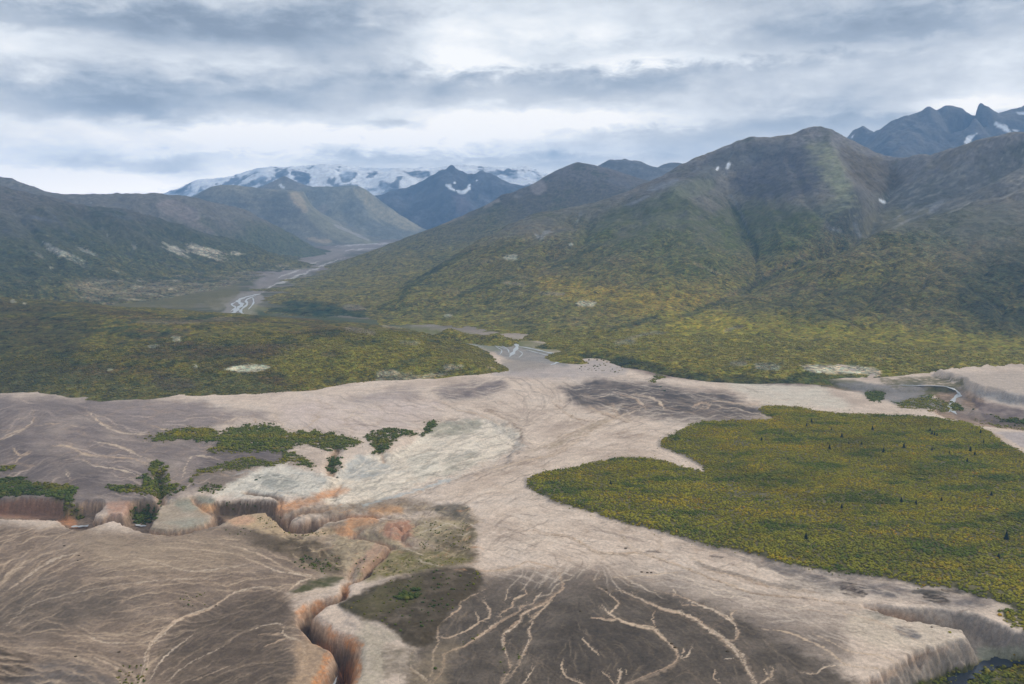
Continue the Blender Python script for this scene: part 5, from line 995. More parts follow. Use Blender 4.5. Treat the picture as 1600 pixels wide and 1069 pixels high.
# canyon walls: colour goes with how deep below the rim the rock lies
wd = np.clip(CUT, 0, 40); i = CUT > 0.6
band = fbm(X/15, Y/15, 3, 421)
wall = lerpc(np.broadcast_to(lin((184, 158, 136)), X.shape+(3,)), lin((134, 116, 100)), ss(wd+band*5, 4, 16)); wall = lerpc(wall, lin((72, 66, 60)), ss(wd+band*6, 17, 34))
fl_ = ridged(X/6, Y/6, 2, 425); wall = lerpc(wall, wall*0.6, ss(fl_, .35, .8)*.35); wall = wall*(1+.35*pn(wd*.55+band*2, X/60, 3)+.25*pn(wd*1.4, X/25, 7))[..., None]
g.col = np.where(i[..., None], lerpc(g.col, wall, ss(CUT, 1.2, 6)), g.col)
greyw = [(1330, 925), (1450, 940), (1560, 960), (1700, 980), (1700, 1100), (1360, 1100), (1420, 1040), (1480, 1000)]
def tint(pts, c, a, soft=5, lo=1.0, var=.3):
    i, m = g.mask(pts, soft, 4, 2); m = m*a*ss(CUT[i], lo*.4, lo+1.5)*(1-var+var*2*ss(fbm(g.na[i]/10, g.nb[i]/10, 3, 9), -.4, .4)*.8)
    g.col[i] = g.col[i]*(1-m[:, None])+lin(c)*m[:, None]
tint(greyw, (156, 146, 136), .85, 10, .5); tint([(1460, 948), (1600, 985), (1600, 1020), (1545, 1010), (1500, 975)], (122, 116, 112), .7, 6)
OR = (204, 138, 82)
for a in [[(445, 935), (465, 932), (480, 945), (478, 965), (462, 958), (447, 945)], [(485, 950), (492, 938), (505, 938), (510, 955), (498, 965)], [(512, 925), (522, 922), (528, 932), (515, 938)], [(538, 918), (550, 915), (552, 930), (538, 935)],
          [(540, 985), (560, 980), (575, 995), (570, 1010), (550, 1020), (540, 1005)], [(478, 1015), (500, 1005), (518, 1015), (512, 1045), (508, 1080), (478, 1080), (480, 1045)], [(528, 1060), (540, 1040), (560, 1030), (570, 1060), (560, 1090), (528, 1090)],
          [(505, 960), (520, 965), (535, 985), (525, 1000), (512, 985)]]:
    tint(a, OR, .5, 6, .3, .8)
for a, cc in [([(424, 790), (445, 785), (470, 782), (500, 775), (495, 785), (455, 798), (438, 806)], (196, 148, 110)), ([(488, 770), (520, 764), (545, 766), (520, 775), (500, 780)], (206, 152, 110)), ([(545, 810), (580, 804), (585, 816), (555, 824), (542, 830)], (196, 148, 108)), ([(520, 825), (545, 822), (552, 835), (530, 838)], (200, 150, 110)),
              ([(600, 818), (640, 815), (645, 835), (620, 845), (600, 835)], (172, 128, 106)), ([(310, 790), (335, 788), (338, 800), (315, 800)], (206, 158, 112)), ([(0, 785), (40, 780), (95, 785), (90, 808), (0, 808)], (168, 130, 108)), ([(-10, 785), (14, 790), (10, 800), (-10, 805)], (206, 140, 96)), ([(90, 812), (110, 812), (122, 826), (100, 820)], (196, 140, 100)),
              ([(165, 788), (200, 784), (205, 800), (180, 808)], (180, 142, 122)), ([(345, 812), (380, 805), (400, 812), (370, 822)], (206, 166, 138)), ([(575, 795), (620, 790), (625, 803), (580, 803)], (186, 146, 108)), ([(588, 846), (612, 858), (600, 875), (570, 895), (560, 880)], (184, 152, 130))]:
    P_(a, cc, 4, 4, 3, .75, .3, 10)
Ln([(503, 1010), (516, 1030), (512, 1055), (506, 1080)], (90, 72, 58), 3, 6, a=.0)
# far wall colours of canyon B
tint([(330, 775), (425, 775), (425, 800), (340, 812)], (112, 98, 84), .85, 4); tint([(0, 778), (95, 780), (90, 808), (0, 806)], (132, 104, 88), .7, 4)
# streaks on the centre slope: fine dark wash lines
for q_ in range(700):
    x = random.uniform(600, 1120); y = random.uniform(608, 900)
    if 830 < x and y > 690+abs(x-830)*.1 and y < 755+(x-830)*.35: continue
    sl_ = -0.38 if x < 900 and y > 680 else 0.30 if y < 660 else -0.25 if x < 1000 else .35
    if y > 800: sl_ = random.choice([.35, .3, -.3])
    L = random.uniform(15, 60)
    Ln([(x, y), (x+L/2, y+sl_*L/2+random.uniform(-3, 3)), (x+L, y+sl_*L)], random.choice([(150, 136, 126), (128, 116, 106), (216, 202, 188), (168, 150, 134)]), random.uniform(.6, 1.7), a=random.uniform(.2, .6), warp=5, fine=2, taper=True, brk=.4)
for a_ in [(905, 790), (1050, 812), (1010, 800), (1020, 862), (1118, 870)]:
    Ln([(a_[0]-10, a_[1]-1), a_, (a_[0]+12, a_[1]+2)], (92, 84, 78), 3, a=.7, warp=3, fine=3, taper=True)
Ln([(760, 640), (790, 655), (812, 672), (816, 685)], (140, 120, 102), 4, a=.6, warp=5, fine=4, brk=.4); Ln([(950, 655), (900, 680), (860, 700)], (150, 132, 106), 5, a=.6, warp=5, fine=5, brk=.5)
Ln([(1110, 855), (1180, 880), (1260, 898), (1320, 915)], (120, 112, 106), 4, a=.6, warp=5, fine=3, brk=.4); Ln([(1085, 880), (1130, 892), (1200, 910), (1250, 920)], (130, 122, 114), 4, a=.7, warp=4, fine=3, brk=.3)
Ln([(700, 750), (640, 770), (600, 780), (566, 790)], (176, 184, 186), 3, a=.7, warp=4, fine=3, brk=.4, wn=.6)
# gravel beds and green ground round the rivers
P_([(340, 460), (405, 458), (408, 478), (385, 495), (345, 495), (352, 478)], (146, 140, 134), 3, 4, 3, .9); P_([(320, 470), (360, 463), (352, 478), (335, 485)], (150, 142, 124), 3, 3, 2, .6)
P_([(360, 478), (405, 476), (430, 492), (400, 498)], (134, 130, 92), 3, 3, 2, .6)
P_([(692, 528), (740, 528), (800, 535), (850, 548), (885, 560), (880, 572), (840, 568), (795, 562), (760, 545), (710, 540)], (146, 142, 138), 3, 3, 2, .95, .1)
P_([(715, 533), (770, 537), (785, 547), (760, 548)], (124, 128, 104), 3, 3, 2, .7)
P_([(780, 560), (830, 565), (860, 575), (800, 580)], (150, 142, 132), 4, 4, 3, .7)
for a, cc, aa in [([(560, 500), (690, 515), (800, 530), (900, 545), (860, 550), (760, 530), (640, 520)], (108, 110, 58), .8), ([(400, 485), (560, 498), (640, 508), (600, 512), (430, 500)], (74, 82, 54), .9)]: P_(a, cc, 5, 5, 3, aa, .3, 20)
P_([(965, 560), (1066, 580), (1180, 590), (1300, 595), (1300, 604), (1180, 600), (1066, 592), (985, 578)], (110, 92, 86), 3, 3, 2, .8, .2); P_([(1000, 565), (1050, 575), (1060, 584), (1010, 578)], (150, 128, 118), 3, 3, 2, .8)
P_([(1250, 572), (1320, 573), (1374, 580), (1376, 586), (1340, 584), (1262, 580)], (166, 156, 150), 3, 3, 2, .9, .1)
P_([(1240, 590), (1330, 594), (1380, 606), (1500, 603), (1500, 612), (1380, 614), (1280, 602)], (74, 80, 46), 3, 3, 2, .8)
P_([(1300, 598), (1380, 600), (1440, 598), (1450, 615), (1480, 640), (1430, 636), (1380, 625), (1340, 612)], (134, 130, 128), 4, 4, 3, .9, .2)
P_([(1465, 583), (1620, 586), (1620, 640), (1560, 625), (1520, 615), (1500, 600)], (186, 172, 160), 4, 4, 3, .95, .15, 30)
P_([(1510, 608), (1620, 620), (1620, 634), (1560, 630)], (150, 148, 148), 4, 4, 3, .7, .2); P_([(1520, 625), (1620, 645), (1620, 665), (1540, 655)], (104, 92, 92), 4, 4, 3, .85, .2)
P_([(1495, 638), (1540, 648), (1600, 655), (1600, 668), (1520, 660), (1490, 648)], (118, 106, 102), 4, 4, 3, .7); P_([(1495, 600), (1510, 615), (1505, 632), (1530, 645), (1510, 648), (1492, 630)], (150, 136, 126), 3, 3, 2, .8)
P_([(1556, 675), (1620, 678), (1620, 705), (1590, 695)], (176, 166, 164), 2, 3, 2, .9)
P_([(100, 435), (350, 438), (345, 478), (220, 484), (100, 484)], (104, 98, 62), 6, 6, 3, .8, .4, 20)
P_([(400, 462), (425, 448), (465, 432), (505, 414), (555, 394), (600, 386), (650, 381), (600, 377), (540, 384), (480, 396), (440, 412), (415, 430), (392, 452)], (142, 134, 130), 4, 5, 3, .8, .3, 16)
for pts in [[(405, 459), (425, 447), (460, 435), (500, 417), (540, 402)], [(415, 452), (450, 436), (480, 428)], [(520, 385), (580, 382), (630, 380)], [(540, 392), (600, 388)], [(430, 436), (470, 420), (500, 408)]]: Ln(pts, (190, 188, 188), 1.6, a=.8, warp=4, fine=3, brk=.4, taper=True)
# valley floor of canyon C
i, m = g.mask([(1430, 1068), (1483, 1048), (1526, 1034), (1545, 1016), (1600, 1012), (1750, 1030), (1800, 1200), (1380, 1200)], 4, 4, 3); m = m*(CUT[i] > 18); g.col[i] = g.col[i]*(1-m[:, None])+lin((84, 82, 48))*m[:, None]
P_([(1528, 1012), (1560, 1012), (1600, 1010), (1600, 1028), (1560, 1032), (1530, 1030)], (150, 150, 134), 3, 3, 2, .8); P_([(1545, 1045), (1560, 1040), (1565, 1060), (1550, 1062)], (130, 124, 100), 2, 3, 2, .8)
# fine tonal grain everywhere
# warm factor on the plain's colour, set against the bluish sky light
g.col = g.col*np.array([1.03, 1.0, 0.96])
gr = 1+0.22*fbm(X/3.2, Y/3.2, 3, 431)*np.clip(2200/g.Q, 0, 1)+0.14*fbm(X/60, Y/14, 4, 433)
g.col = np.clip(g.col*gr[..., None], 0, 1)
# ------------------------------------------------------------------ where scrub grows on the plain
VEG = np.zeros_like(X); VC = np.zeros_like(X)
def vegm(pts, d=1.0, soft=2.0, kind=0.0, warp=5, fine=4.5):
    i, m = g.mask(pts, soft, warp, fine)
    if pts is not FOREST: m = m*(.25+.75*ss(fbm(X[i]/14, Y[i]/9, 3, 641)+.35*m, -.05, .35))
    VEG[i] = np.maximum(VEG[i], m*d); VC[i] = np.where(m > .3, kind, VC[i])
vegm(FOREST, 1.0, 2.2, 0.0, 1.5, 2.8)
i, m = g.mask(FOREST, 9, 2, 4); VEG[i] = np.maximum(VEG[i], m*.10*(m > .02))
vegm([(1566, 952), (1590, 953), (1640, 960), (1640, 995), (1600, 984), (1580, 976), (1566, 966)], 1, 2, .1)
vegm([(1430, 1068), (1460, 1058), (1483, 1049), (1500, 1045), (1498, 1062), (1488, 1085), (1420, 1090)], 1, 2, .3)
vegm([(1560, 1035), (1600, 1030), (1660, 1035), (1700, 1100), (1520, 1100), (1513, 1065), (1530, 1048), (1545, 1042)], 1, 2, .3)
vegm([(220, 684), (245, 680), (270, 671), (300, 668), (330, 670), (345, 675), (370, 668), (400, 662), (430, 664), (445, 672), (460, 676), (480, 674), (520, 678), (558, 686), (565, 694), (545, 702), (515, 704), (495, 698), (470, 695), (455, 702), (470, 712), (490, 722), (484, 735), (470, 728), (452, 716), (430, 706), (380, 706), (345, 706), (325, 702), (345, 692), (300, 688), (250, 689)], 1, 6, .15)
vegm([(345, 724), (385, 715), (430, 720), (450, 706), (475, 712), (465, 722), (430, 727), (385, 733), (340, 738), (312, 744), (300, 757), (292, 752), (305, 742)], .9, 2, .05)
vegm([(512, 716), (535, 714), (530, 730), (518, 740), (510, 735)], 1, 2, .6)
vegm([(567, 680), (590, 672), (615, 670), (640, 672), (655, 680), (625, 684), (605, 700), (595, 710), (585, 708), (580, 694)], .8, 2, .3); vegm([(658, 678), (668, 660), (682, 658), (672, 675), (660, 682)], .9, 1.5, .3)
vegm([(235, 722), (255, 722), (262, 740), (265, 755), (290, 762), (260, 775), (252, 790), (246, 775), (215, 772), (180, 768), (165, 760), (215, 758), (230, 750), (215, 745), (235, 740)], .85, 2, .2)
vegm([(-60, 745), (30, 747), (50, 752), (95, 757), (112, 762), (118, 775), (110, 790), (95, 785), (60, 776), (0, 775), (-60, 772)], 1, 2, .4); vegm([(0, 730), (22, 728), (20, 736), (0, 738)], .8, 2, .3)
vegm([(205, 792), (225, 786), (243, 794), (240, 812), (225, 820), (205, 815)], .9, 2, .8)
vegm([(345, 785), (380, 787), (420, 796), (390, 800), (350, 802)], .45, 2, .3); vegm([(95, 790), (120, 788), (135, 800), (120, 815), (100, 805)], .8, 2, .8)
vegm([(1012, 592), (1022, 584), (1035, 581), (1040, 590), (1028, 594), (1018, 600)], 1, 1.5, .2)
vegm([(1350, 609), (1375, 611), (1380, 622), (1370, 627), (1355, 624)], 1, 1.5, .5)
vegm([(1395, 625), (1430, 630), (1470, 635), (1490, 642), (1440, 642), (1405, 636)], .8, 2, .15); vegm([(1450, 605), (1465, 608), (1460, 622), (1445, 615)], .8, 2, .05); vegm([(1505, 590), (1465, 588), (1440, 594), (1470, 603), (1500, 604)], .9, 3, .6); vegm([(1380, 592), (1440, 594), (1470, 600), (1400, 600)], .9, 3, .1); vegm([(1445, 618), (1480, 628), (1490, 640), (1450, 634), (1400, 628)], .8, 3, .1); vegm([(1485, 622), (1500, 632), (1508, 644), (1490, 640)], .8, 2, .4)
vegm([(1240, 588), (1290, 592), (1320, 600), (1270, 602)], .8, 2, .7); vegm([(1370, 585), (1400, 590), (1470, 590), (1480, 602), (1400, 604), (1375, 598)], .8, 2, .1)
vegm([(1540, 648), (1600, 655), (1640, 662), (1640, 675), (1580, 662)], .8, 2, .6); vegm([(1515, 655), (1560, 660), (1600, 668), (1620, 676), (1570, 668)], .6, 2, .1)
vegm([(455, 880), (475, 868), (500, 875), (520, 885), (500, 897), (470, 885)], .25, 4, .3); vegm([(560, 886), (640, 872), (720, 868), (700, 885), (620, 896)], .18, 5, .1)
vegm([(540, 945), (605, 915), (680, 893), (745, 895), (745, 918), (690, 970), (640, 1000), (600, 980)], .07, 6, .4); vegm([(618, 934), (632, 925), (650, 920), (650, 929), (635, 936)], 1.2, 1, .7)
vegm([(960, 556), (985, 560), (1005, 570), (1000, 578), (970, 572)], 1, 2, .8)
vegm([(305, 762), (330, 757), (352, 762), (340, 770), (310, 770)], .5, 2, .3)
for pts, w in [([(696, 1021), (726, 1006), (750, 993)], 5), ([(684, 1030), (682, 1040), (680, 1050)], 8), ([(786, 1010), (782, 1030), (786, 1050)], 8), ([(812, 1000), (818, 1010)], 5), ([(806, 1020), (815, 1030)], 6), ([(1046, 1000), (1056, 1014)], 2), ([(1066, 1028), (1072, 1030)], 3)]:
    p = spline(pts, 4); i = g.sub(p, 12); d, _, _ = seg_dist(g.PX[i], g.PY[i], p); VEG[i] = np.maximum(VEG[i], .30*(1-ss(d, w*.3, w*.9))*ss(fbm(X[i]/6, Y[i]/6, 2, 31), -.1, .2)); VC[i] = np.where(d < w, .35, VC[i])
vb = blur(np.clip(VEG, 0, 1), 3); g.col = lerpc(g.col, lin((98, 90, 66)), np.clip(vb*1.2, 0, 1)*.55*ss(n2+.3*n1, -.4, .3))
vm = np.clip(VEG*1.3-.25, 0, 1); g.col = lerpc(g.col, lin((82, 80, 34)), vm*.85)
# ------------------------------------------------------------------ link the terrain
g.build('ground', M_GROUND, 'pale and dark volcanic ash plain cut by rills and canyons')
HN = {'right': ('mountain', M_HILL, 'broad grey-topped mountain with green lower slopes on the right'), 'mid': ('ridge', M_HILL, 'long dark ridge running down to the valley mouth'),
      'far peaks': ('mountain', M_FAR, 'small twin grey peaks behind the long ridge'), 'left': ('mountain', M_HILL, 'dark mountainside with pale slips on the left'),
      'shoulder': ('mountain', M_HILL, 'bare rounded shoulder behind the left mountainside'), 'low': ('hill', M_LOW, 'low scrub-covered hill in front of the river'),
      'fa': ('mountain', M_FAR, 'flat-topped brown mountain in the middle of the far valley'), 'fb': ('mountain', M_FAR, 'brown mountain with a pale lit edge at the valley end'), 'fc': ('mountain', M_FAR, 'small tan cone in front of the glaciers'),
      'fp': ('mountain', M_FAR, 'blue pointed peak with snow beds'), 'fs': ('mountain', M_FAR, 'white glaciers with dark rock ribs'), 'fj': ('mountain', M_FAR, 'jagged blue mountains with snow beds at the right edge')}
SURF = {}
for k, s in HILLS:
    SURF[k] = s; s.build(HN[k][0], HN[k][1], HN[k][2])

# ------------------------------------------------------------------ scrub: many thousands of small leafy crowns
import bmesh
def ico(sub):
    bm = bmesh.new(); bmesh.ops.create_icosphere(bm, subdivisions=sub, radius=1.0)
    v = np.array([p.co[:] for p in bm.verts]); f = np.array([[w.index for w in q.verts] for q in bm.faces]); bm.free(); return v, f
def bush_templates(sub, n, seed):
    r = np.random.RandomState(seed); v, f = ico(sub); out = []
    for k in range(n):
        w = v*(1+r.uniform(-.38, .30, (len(v), 1))); w[:, 2] = w[:, 2]*.72+.45; w[:, 2] = np.maximum(w[:, 2], -.15); out.append(w)
    return np.array(out), f
PAL = np.array([lin(x) for x in [(152, 148, 42), (128, 128, 42), (104, 110, 44), (62, 80, 44), (186, 138, 40), (128, 106, 66), (104, 98, 48)]])
def leaf_mat():
    m = bpy.data.materials.new('scrub_leaves'); m.use_nodes = True; t = NT(m.node_tree); t.n.clear()
    at = t.new('ShaderNodeAttribute', attribute_name='col'); tc = t.new('ShaderNodeNewGeometry')
    k = t.m('ADD', t.m('MULTIPLY', t.noise(tc.outputs['Position'], 1.6, 3, .7), 1.5), 0.25)
    cc = t.new('ShaderNodeCombineXYZ'); [t.put(cc.inputs[i], k) for i in range(3)]
    col = t.mix(1.0, at.outputs['Color'], cc.outputs[0], 'MULTIPLY')
    bs = t.new('ShaderNodeBsdfPrincipled'); t.l.new(col, bs.inputs['Base Color']); bs.inputs['Roughness'].default_value = .8; bs.inputs['Specular IOR Level'].default_value = .15
    o = t.new('ShaderNodeOutputMaterial'); t.l.new(bs.outputs[0], o.inputs[0]); return m
M_LEAF = leaf_mat()
def crowd(name, x, y, z, size, kind, sub, label, seed=1, tone=None):
    r = np.random.RandomState(seed); T, f = bush_templates(sub, 24, seed); n = len(x); nv = T.shape[1]; nf = len(f)
    ti = r.randint(0, len(T), n); a = r.uniform(0, 6.283, n); ca, sa = np.cos(a), np.sin(a)
    v = T[ti]; sx_ = size*r.uniform(.8, 1.25, n); sz_ = size*r.uniform(.7, 1.2, n)
    vx = (v[..., 0]*ca[:, None]-v[..., 1]*sa[:, None])*sx_[:, None]+x[:, None]; vy = (v[..., 0]*sa[:, None]+v[..., 1]*ca[:, None])*sx_[:, None]+y[:, None]; vz = v[..., 2]*sz_[:, None]+z[:, None]
    co_ = np.stack([vx, vy, vz], -1).reshape(-1, 3).astype(np.float32)
    fi = (f[None]+(np.arange(n)*nv)[:, None, None]).reshape(-1).astype(np.int32)
    # colours: patches of green, olive and amber with odd bushes between
    pa = fbm(x/55, y/55, 4, 501); pb = fbm(x/18, y/18, 3, 503); pc = fbm(x/140, y/140, 3, 505)
    w = pa*1.1+pb*.9+r.normal(0, .22, n)+kind*1.6
    idx = np.where(w < -.9, 4, np.where(w < .02, 0, np.where(w < .30, 1, np.where(w < .62, 2, 3))))
    idx = np.where((r.rand(n) < .06), 5, idx); idx = np.where((r.rand(n) < .012) & (kind < .3), 4, idx); idx = np.where((pc > .2) & (r.rand(n) < .25), 6, idx)
    c = PAL[idx]*r.uniform(.8, 1.18, (n, 1))*np.array([1, 1, .9])
    c = c*(1-0.25*np.clip(pc*2, 0, 1))[:, None]
    pd_ = fbm(x/95, y/38, 4, 507); gold = ss(pd_+pb*.3, .05, .35)[:, None]; drk = np.maximum(ss(-pd_+pb*.3, .10, .38), np.clip(kind*1.6, 0, 1))[:, None]
    c = c*np.array([1.08, 1.0, .9]); c = c*.52+c.mean(0)*.5*(1+.9*np.clip(pa, -.5, .5))[:, None]
    c = c*(1+gold*np.array([.42, .22, -.1])-drk*np.array([.52, .34, .25]))
    if tone is not None: c = c*.30+tone*.85
    cv = np.repeat(c[:, None], nv, 1)*r.uniform(.75, 1.25, (n, nv, 1))
    me = bpy.data.meshes.new(name); me.vertices.add(len(co_)); me.vertices.foreach_set('co', co_.ravel())
    m = n*nf; me.loops.add(m*3); me.loops.foreach_set('vertex_index', fi); me.polygons.add(m); me.polygons.foreach_set('loop_start', (np.arange(m)*3).astype(np.int32)); me.update()
    at = me.color_attributes.new('col', 'FLOAT_COLOR', 'POINT'); c4 = np.ones((len(co_), 4), np.float32); c4[:, :3] = cv.reshape(-1, 3); at.data.foreach_set('color', c4.ravel())
    me.materials.append(M_LEAF); o = bpy.data.objects.new(name, me); S.collection.objects.link(o); o['kind'] = 'stuff'; o['label'] = label
    print(name, n); return o
def scatter(s, dens, spacing, rmax=1e9, rmin=0):
    dth = np.gradient(s.th)[None, :]; dr = np.gradient(s.r)[:, None]
    area = s.Q*dth*dr
    e = area*dens/(spacing**2); e = np.where((s.Q < rmax) & (s.Q > rmin) & (s.PX > -220) & (s.PX < 1860), e, 0)
    k = RNG.poisson(e); i, j = np.nonzero(k); rep = k[i, j]; i = np.repeat(i, rep); j = np.repeat(j, rep); n = len(i)
    th = s.th[j]+(RNG.rand(n)-.5)*np.gradient(s.th)[j]; r = s.r[i]+(RNG.rand(n)-.5)*np.gradient(s.r)[i]
    x = r*np.sin(th); y = r*np.cos(th); return x, y, s.height(x, y), i, j
dn = np.clip(VEG, 0, 1)
gap = ss(fbm(X/7, Y/7, 2, 511), -.75, -.2)
x, y, z, i, j = scatter(g, dn*gap, 2.3, 1750)
vk = VC[i, j]+.22*(g.PX[i, j] < 700)
# named darker thickets on the terrace
for (tx, ty, rx, ry, kk) in [(1200, 745, 70, 10, .45), (1150, 735, 50, 8, .35), (1440, 737, 45, 8, .55), (1570, 748, 40, 8, .5), (1330, 690, 40, 8, .25), (1590, 805, 30, 10, .6), (1580, 840, 40, 25, .35), (1400, 870, 120, 25, .22), (1150, 835, 120, 20, .2), (880, 760, 40, 12, .25), (870, 745, 30, 6, .3), (1300, 870, 80, 12, .2), (1545, 812, 22, 6, .5)]:
    vk = np.maximum(vk, kk*np.exp(-((g.PX[i, j]-tx)/rx)**2-((g.PY[i, j]-ty)/ry)**2))
for (tx, ty, rx, ry) in [(1165, 772, 46, 6), (1155, 692, 20, 5), (1490, 827, 14, 3)]:
    keep = RNG.rand(len(x)) > .85*np.exp(-(((g.PX[i, j]-tx)/rx)**2+((g.PY[i, j]-ty)/ry)**2)**2); x, y, z, vk, i, j = x[keep], y[keep], z[keep], vk[keep], i[keep], j[keep]
sz = RNG.uniform(.85, 1.65, len(x))*(1+.5*(vk > .35))*(.5+.5*ss(dn[i, j], .1, .9))
q_ = np.hypot(x, y); nr_ = q_ < 900
crowd('scrub', x[nr_], y[nr_], z[nr_], sz[nr_], vk[nr_], 2, 'olive and amber scrub on the near edge of the terrace', 3)
crowd('scrub', x[~nr_], y[~nr_], z[~nr_], sz[~nr_], vk[~nr_], 1, 'olive and amber scrub across the terrace and the ash plain', 4)
# scrub crowns on the low hill and on the benches below the right-hand mountain
for key, sp_, rm, lab in [('low', 4.6, 2100, 'green and amber scrub over the low hill'), ('right', 5.4, 2300, 'green and amber scrub on the benches under the right-hand mountain')]:
    s = SURF[key]; lum = s.col.mean(-1); d = s.veg*ss(-lum, -.26, -.17)*ss(fbm(s.X/16, s.Y/16, 3, 521), -.3, .25)*.75*(s.Z > .5)
    x, y, z, i, j = scatter(s, d, sp_, rm)
    base_ = s.col[i, j]; kd = np.clip((0.085-base_.mean(-1))*9, -.15, .6)
    crowd('scrub', x, y, z, RNG.uniform(1.1, 2.3, len(x)), kd, 1, lab, 5, base_)

# ------------------------------------------------------------------ single trees and bushes
def ground_at(px, py, surf=None):
    s = surf or g; z = 0.0
    for _ in range(14):
        x, y = at_z(px, py, z); z = .5*z+.5*float(s.height(np.array([x]), np.array([y]))[0])
    x, y = at_z(px, py, z); return float(x), float(y), z
def simple_mat(name, c, rough=.9, var=.5, scale=2.0):
    m = bpy.data.materials.new(name); m.use_nodes = True; t = NT(m.node_tree); t.n.clear(); tc = t.new('ShaderNodeNewGeometry')
    k = t.m('ADD', t.m('MULTIPLY', t.noise(tc.outputs['Position'], scale, 4, .7), var*2), 1-var)
    cc = t.new('ShaderNodeCombineXYZ'); [t.put(cc.inputs[i], k) for i in range(3)]
    col = t.mix(1.0, L4(c), cc.outputs[0], 'MULTIPLY'); bs = t.new('ShaderNodeBsdfPrincipled'); t.l.new(col, bs.inputs['Base Color']); bs.inputs['Roughness'].default_value = rough; bs.inputs['Specular IOR Level'].default_value = .15
    o = t.new('ShaderNodeOutputMaterial'); t.l.new(bs.outputs[0], o.inputs[0]); return m
M_SPR = simple_mat('spruce_needles', (32, 44, 34)); M_BARK = simple_mat('bark', (92, 80, 68)); M_BUSH = simple_mat('dark_leaves', (52, 72, 42)); M_YB = simple_mat('yellow_leaves', (146, 136, 56)); M_BB = simple_mat('brown_leaves', (84, 70, 48))
def mesh_of(name, V, F, mat):
    me = bpy.data.meshes.new(name); me.from_pydata([tuple(v) for v in V], [], F); me.materials.append(mat); me.update(); return me
def spruce_mesh(seed):
    """whorls of drooping boughs round a tapered stem, height 1"""
    r = random.Random(seed); V = []; F = []
    for k in range(15):
        h = .10+.86*k/14; R0 = .26*(1-h)**.85+.015; nb = 9 if k < 9 else 6
        for b in range(nb):
            a = 6.283*(b+r.random()*.7)/nb; L = R0*r.uniform(.65, 1.2); w = L*.34; d = .05+.05*r.random()
            c_, s_ = math.cos(a), math.sin(a); o = len(V); hh = h+r.uniform(-.015, .015)
            V += [(0, 0, hh+.035), (c_*L*.55-s_*w, s_*L*.55+c_*w, hh-d*.35), (c_*L, s_*L, hh-d), (c_*L*.55+s_*w, s_*L*.55-c_*w, hh-d*.35), (c_*L*.5, s_*L*.5, hh-d*.9)]
            F += [(o, o+1, o+2), (o, o+2, o+3), (o+1, o+4, o+2), (o+4, o+3, o+2), (o, o+4, o+1), (o, o+3, o+4)]
    crown = mesh_of('crown', V, F, M_SPR); V = []; F = []
    for q in range(5):
        for b in range(6): a = 6.283*b/6; R = .022*(1-q/4*.95); V.append((R*math.cos(a), R*math.sin(a), q/4*.97))
    for q in range(4):
        for b in range(6): F.append((q*6+b, q*6+(b+1) % 6, q*6+6+(b+1) % 6, q*6+6+b))
    return crown, mesh_of('trunk', V, F, M_BARK)
SPR = [spruce_mesh(s_) for s_ in (1, 2, 3, 4)]
def spruce(px, py, h, label, k):
    x, y, z = ground_at(px, py); e = bpy.data.objects.new('spruce_tree', None); S.collection.objects.link(e); e.location = (x, y, z-.1); h *= 1.15; e.scale = (h*1.3, h*1.3, h); e.rotation_euler = (0, 0, k*1.7)
    e['label'] = label; e['category'] = 'spruce'; e['group'] = 'dark spruces standing out of the terrace scrub'
    for nm, me in zip(('crown', 'trunk'), SPR[k % 4]):
        o = bpy.data.objects.new(nm, me); S.collection.objects.link(o); o.parent = e
TREES = [(1268, 660, 6.5, 'dark spruce near the far edge of the terrace, right of a grey thicket'), (1260, 667, 6, 'small dark spruce just below left of the far-edge spruce'),
    (1299, 673, 5, 'short dark spruce halfway between the far-edge pair and the green thicket'), (1315, 684, 7.5, 'tall dark spruce at the back of the green thicket in mid terrace'), (1296, 702, 7.5, 'broad dark spruce just left of and below the green thicket'),
    (1190, 689, 6.5, 'lone dark spruce on the left part of the upper terrace, beyond the orange bushes'), (1363, 672, 7, 'leaning dark spruce near the far edge, right of the green thicket'), (1380, 708, 7.5, 'bold dark spruce alone in the middle of the upper terrace'),
    (1326, 695, 5, 'small dark spruce inside the green thicket'), (1346, 695, 5, 'small dark spruce at the right end of the green thicket'), (1231, 719, 4.5, 'tiny dark spruce above the dark green hollow on the left'), (1237, 683, 4.5, 'tiny dark spruce below the orange patch near the far edge'),
    (1453, 674, 6, 'back spruce of the tight cluster on the upper right terrace'), (1456, 679, 6, 'left front spruce of the tight cluster on the upper right terrace'), (1460, 681, 6.5, 'tallest spruce in the middle of the tight cluster'), (1464, 681, 5, 'right spruce of the tight cluster on the upper right terrace'),
    (1412, 700, 7.5, 'slim dark spruce alone left of the tight cluster and nearer'), (1456, 704, 5.5, 'small dark spruce straight below the tight cluster'), (1483, 709, 4.5, 'tiny dark spruce below right of the tight cluster'), (1516, 706, 8, 'tall dark spruce on the right terrace above a dark green thicket'),
    (1523, 711, 6, 'dark spruce at the right foot of the tall one above the thicket'), (1511, 722, 6, 'dark spruce buried in the thicket under the tall one'), (1532, 677, 6.5, 'rounded dark spruce close to the upper right terrace edge'), (1537, 692, 5, 'small dark spruce inside the right terrace edge'),
    (1408, 785, 6.5, 'dark pointed spruce in the middle of the near terrace'), (1431, 788, 5.5, 'dark spruce just right of the pointed one in the near terrace'), (1471, 784, 6, 'dark spruce further right in the near terrace, alone'), (1549, 774, 5, 'brownish dark spruce below the right-hand thickets'),
    (1572, 843, 9, 'tallest dark spruce near the right end of the terrace'), (1560, 873, 6, 'dark spruce beside the orange bushes at lower right'), (1259, 842, 7, 'bluish dark spruce near the front edge of the terrace'), (1315, 794, 5.5, 'small dark spruce in the scrub left of the near terrace pair'), (954, 757, 5.5, 'lone dark spruce on the narrow left end of the terrace')]
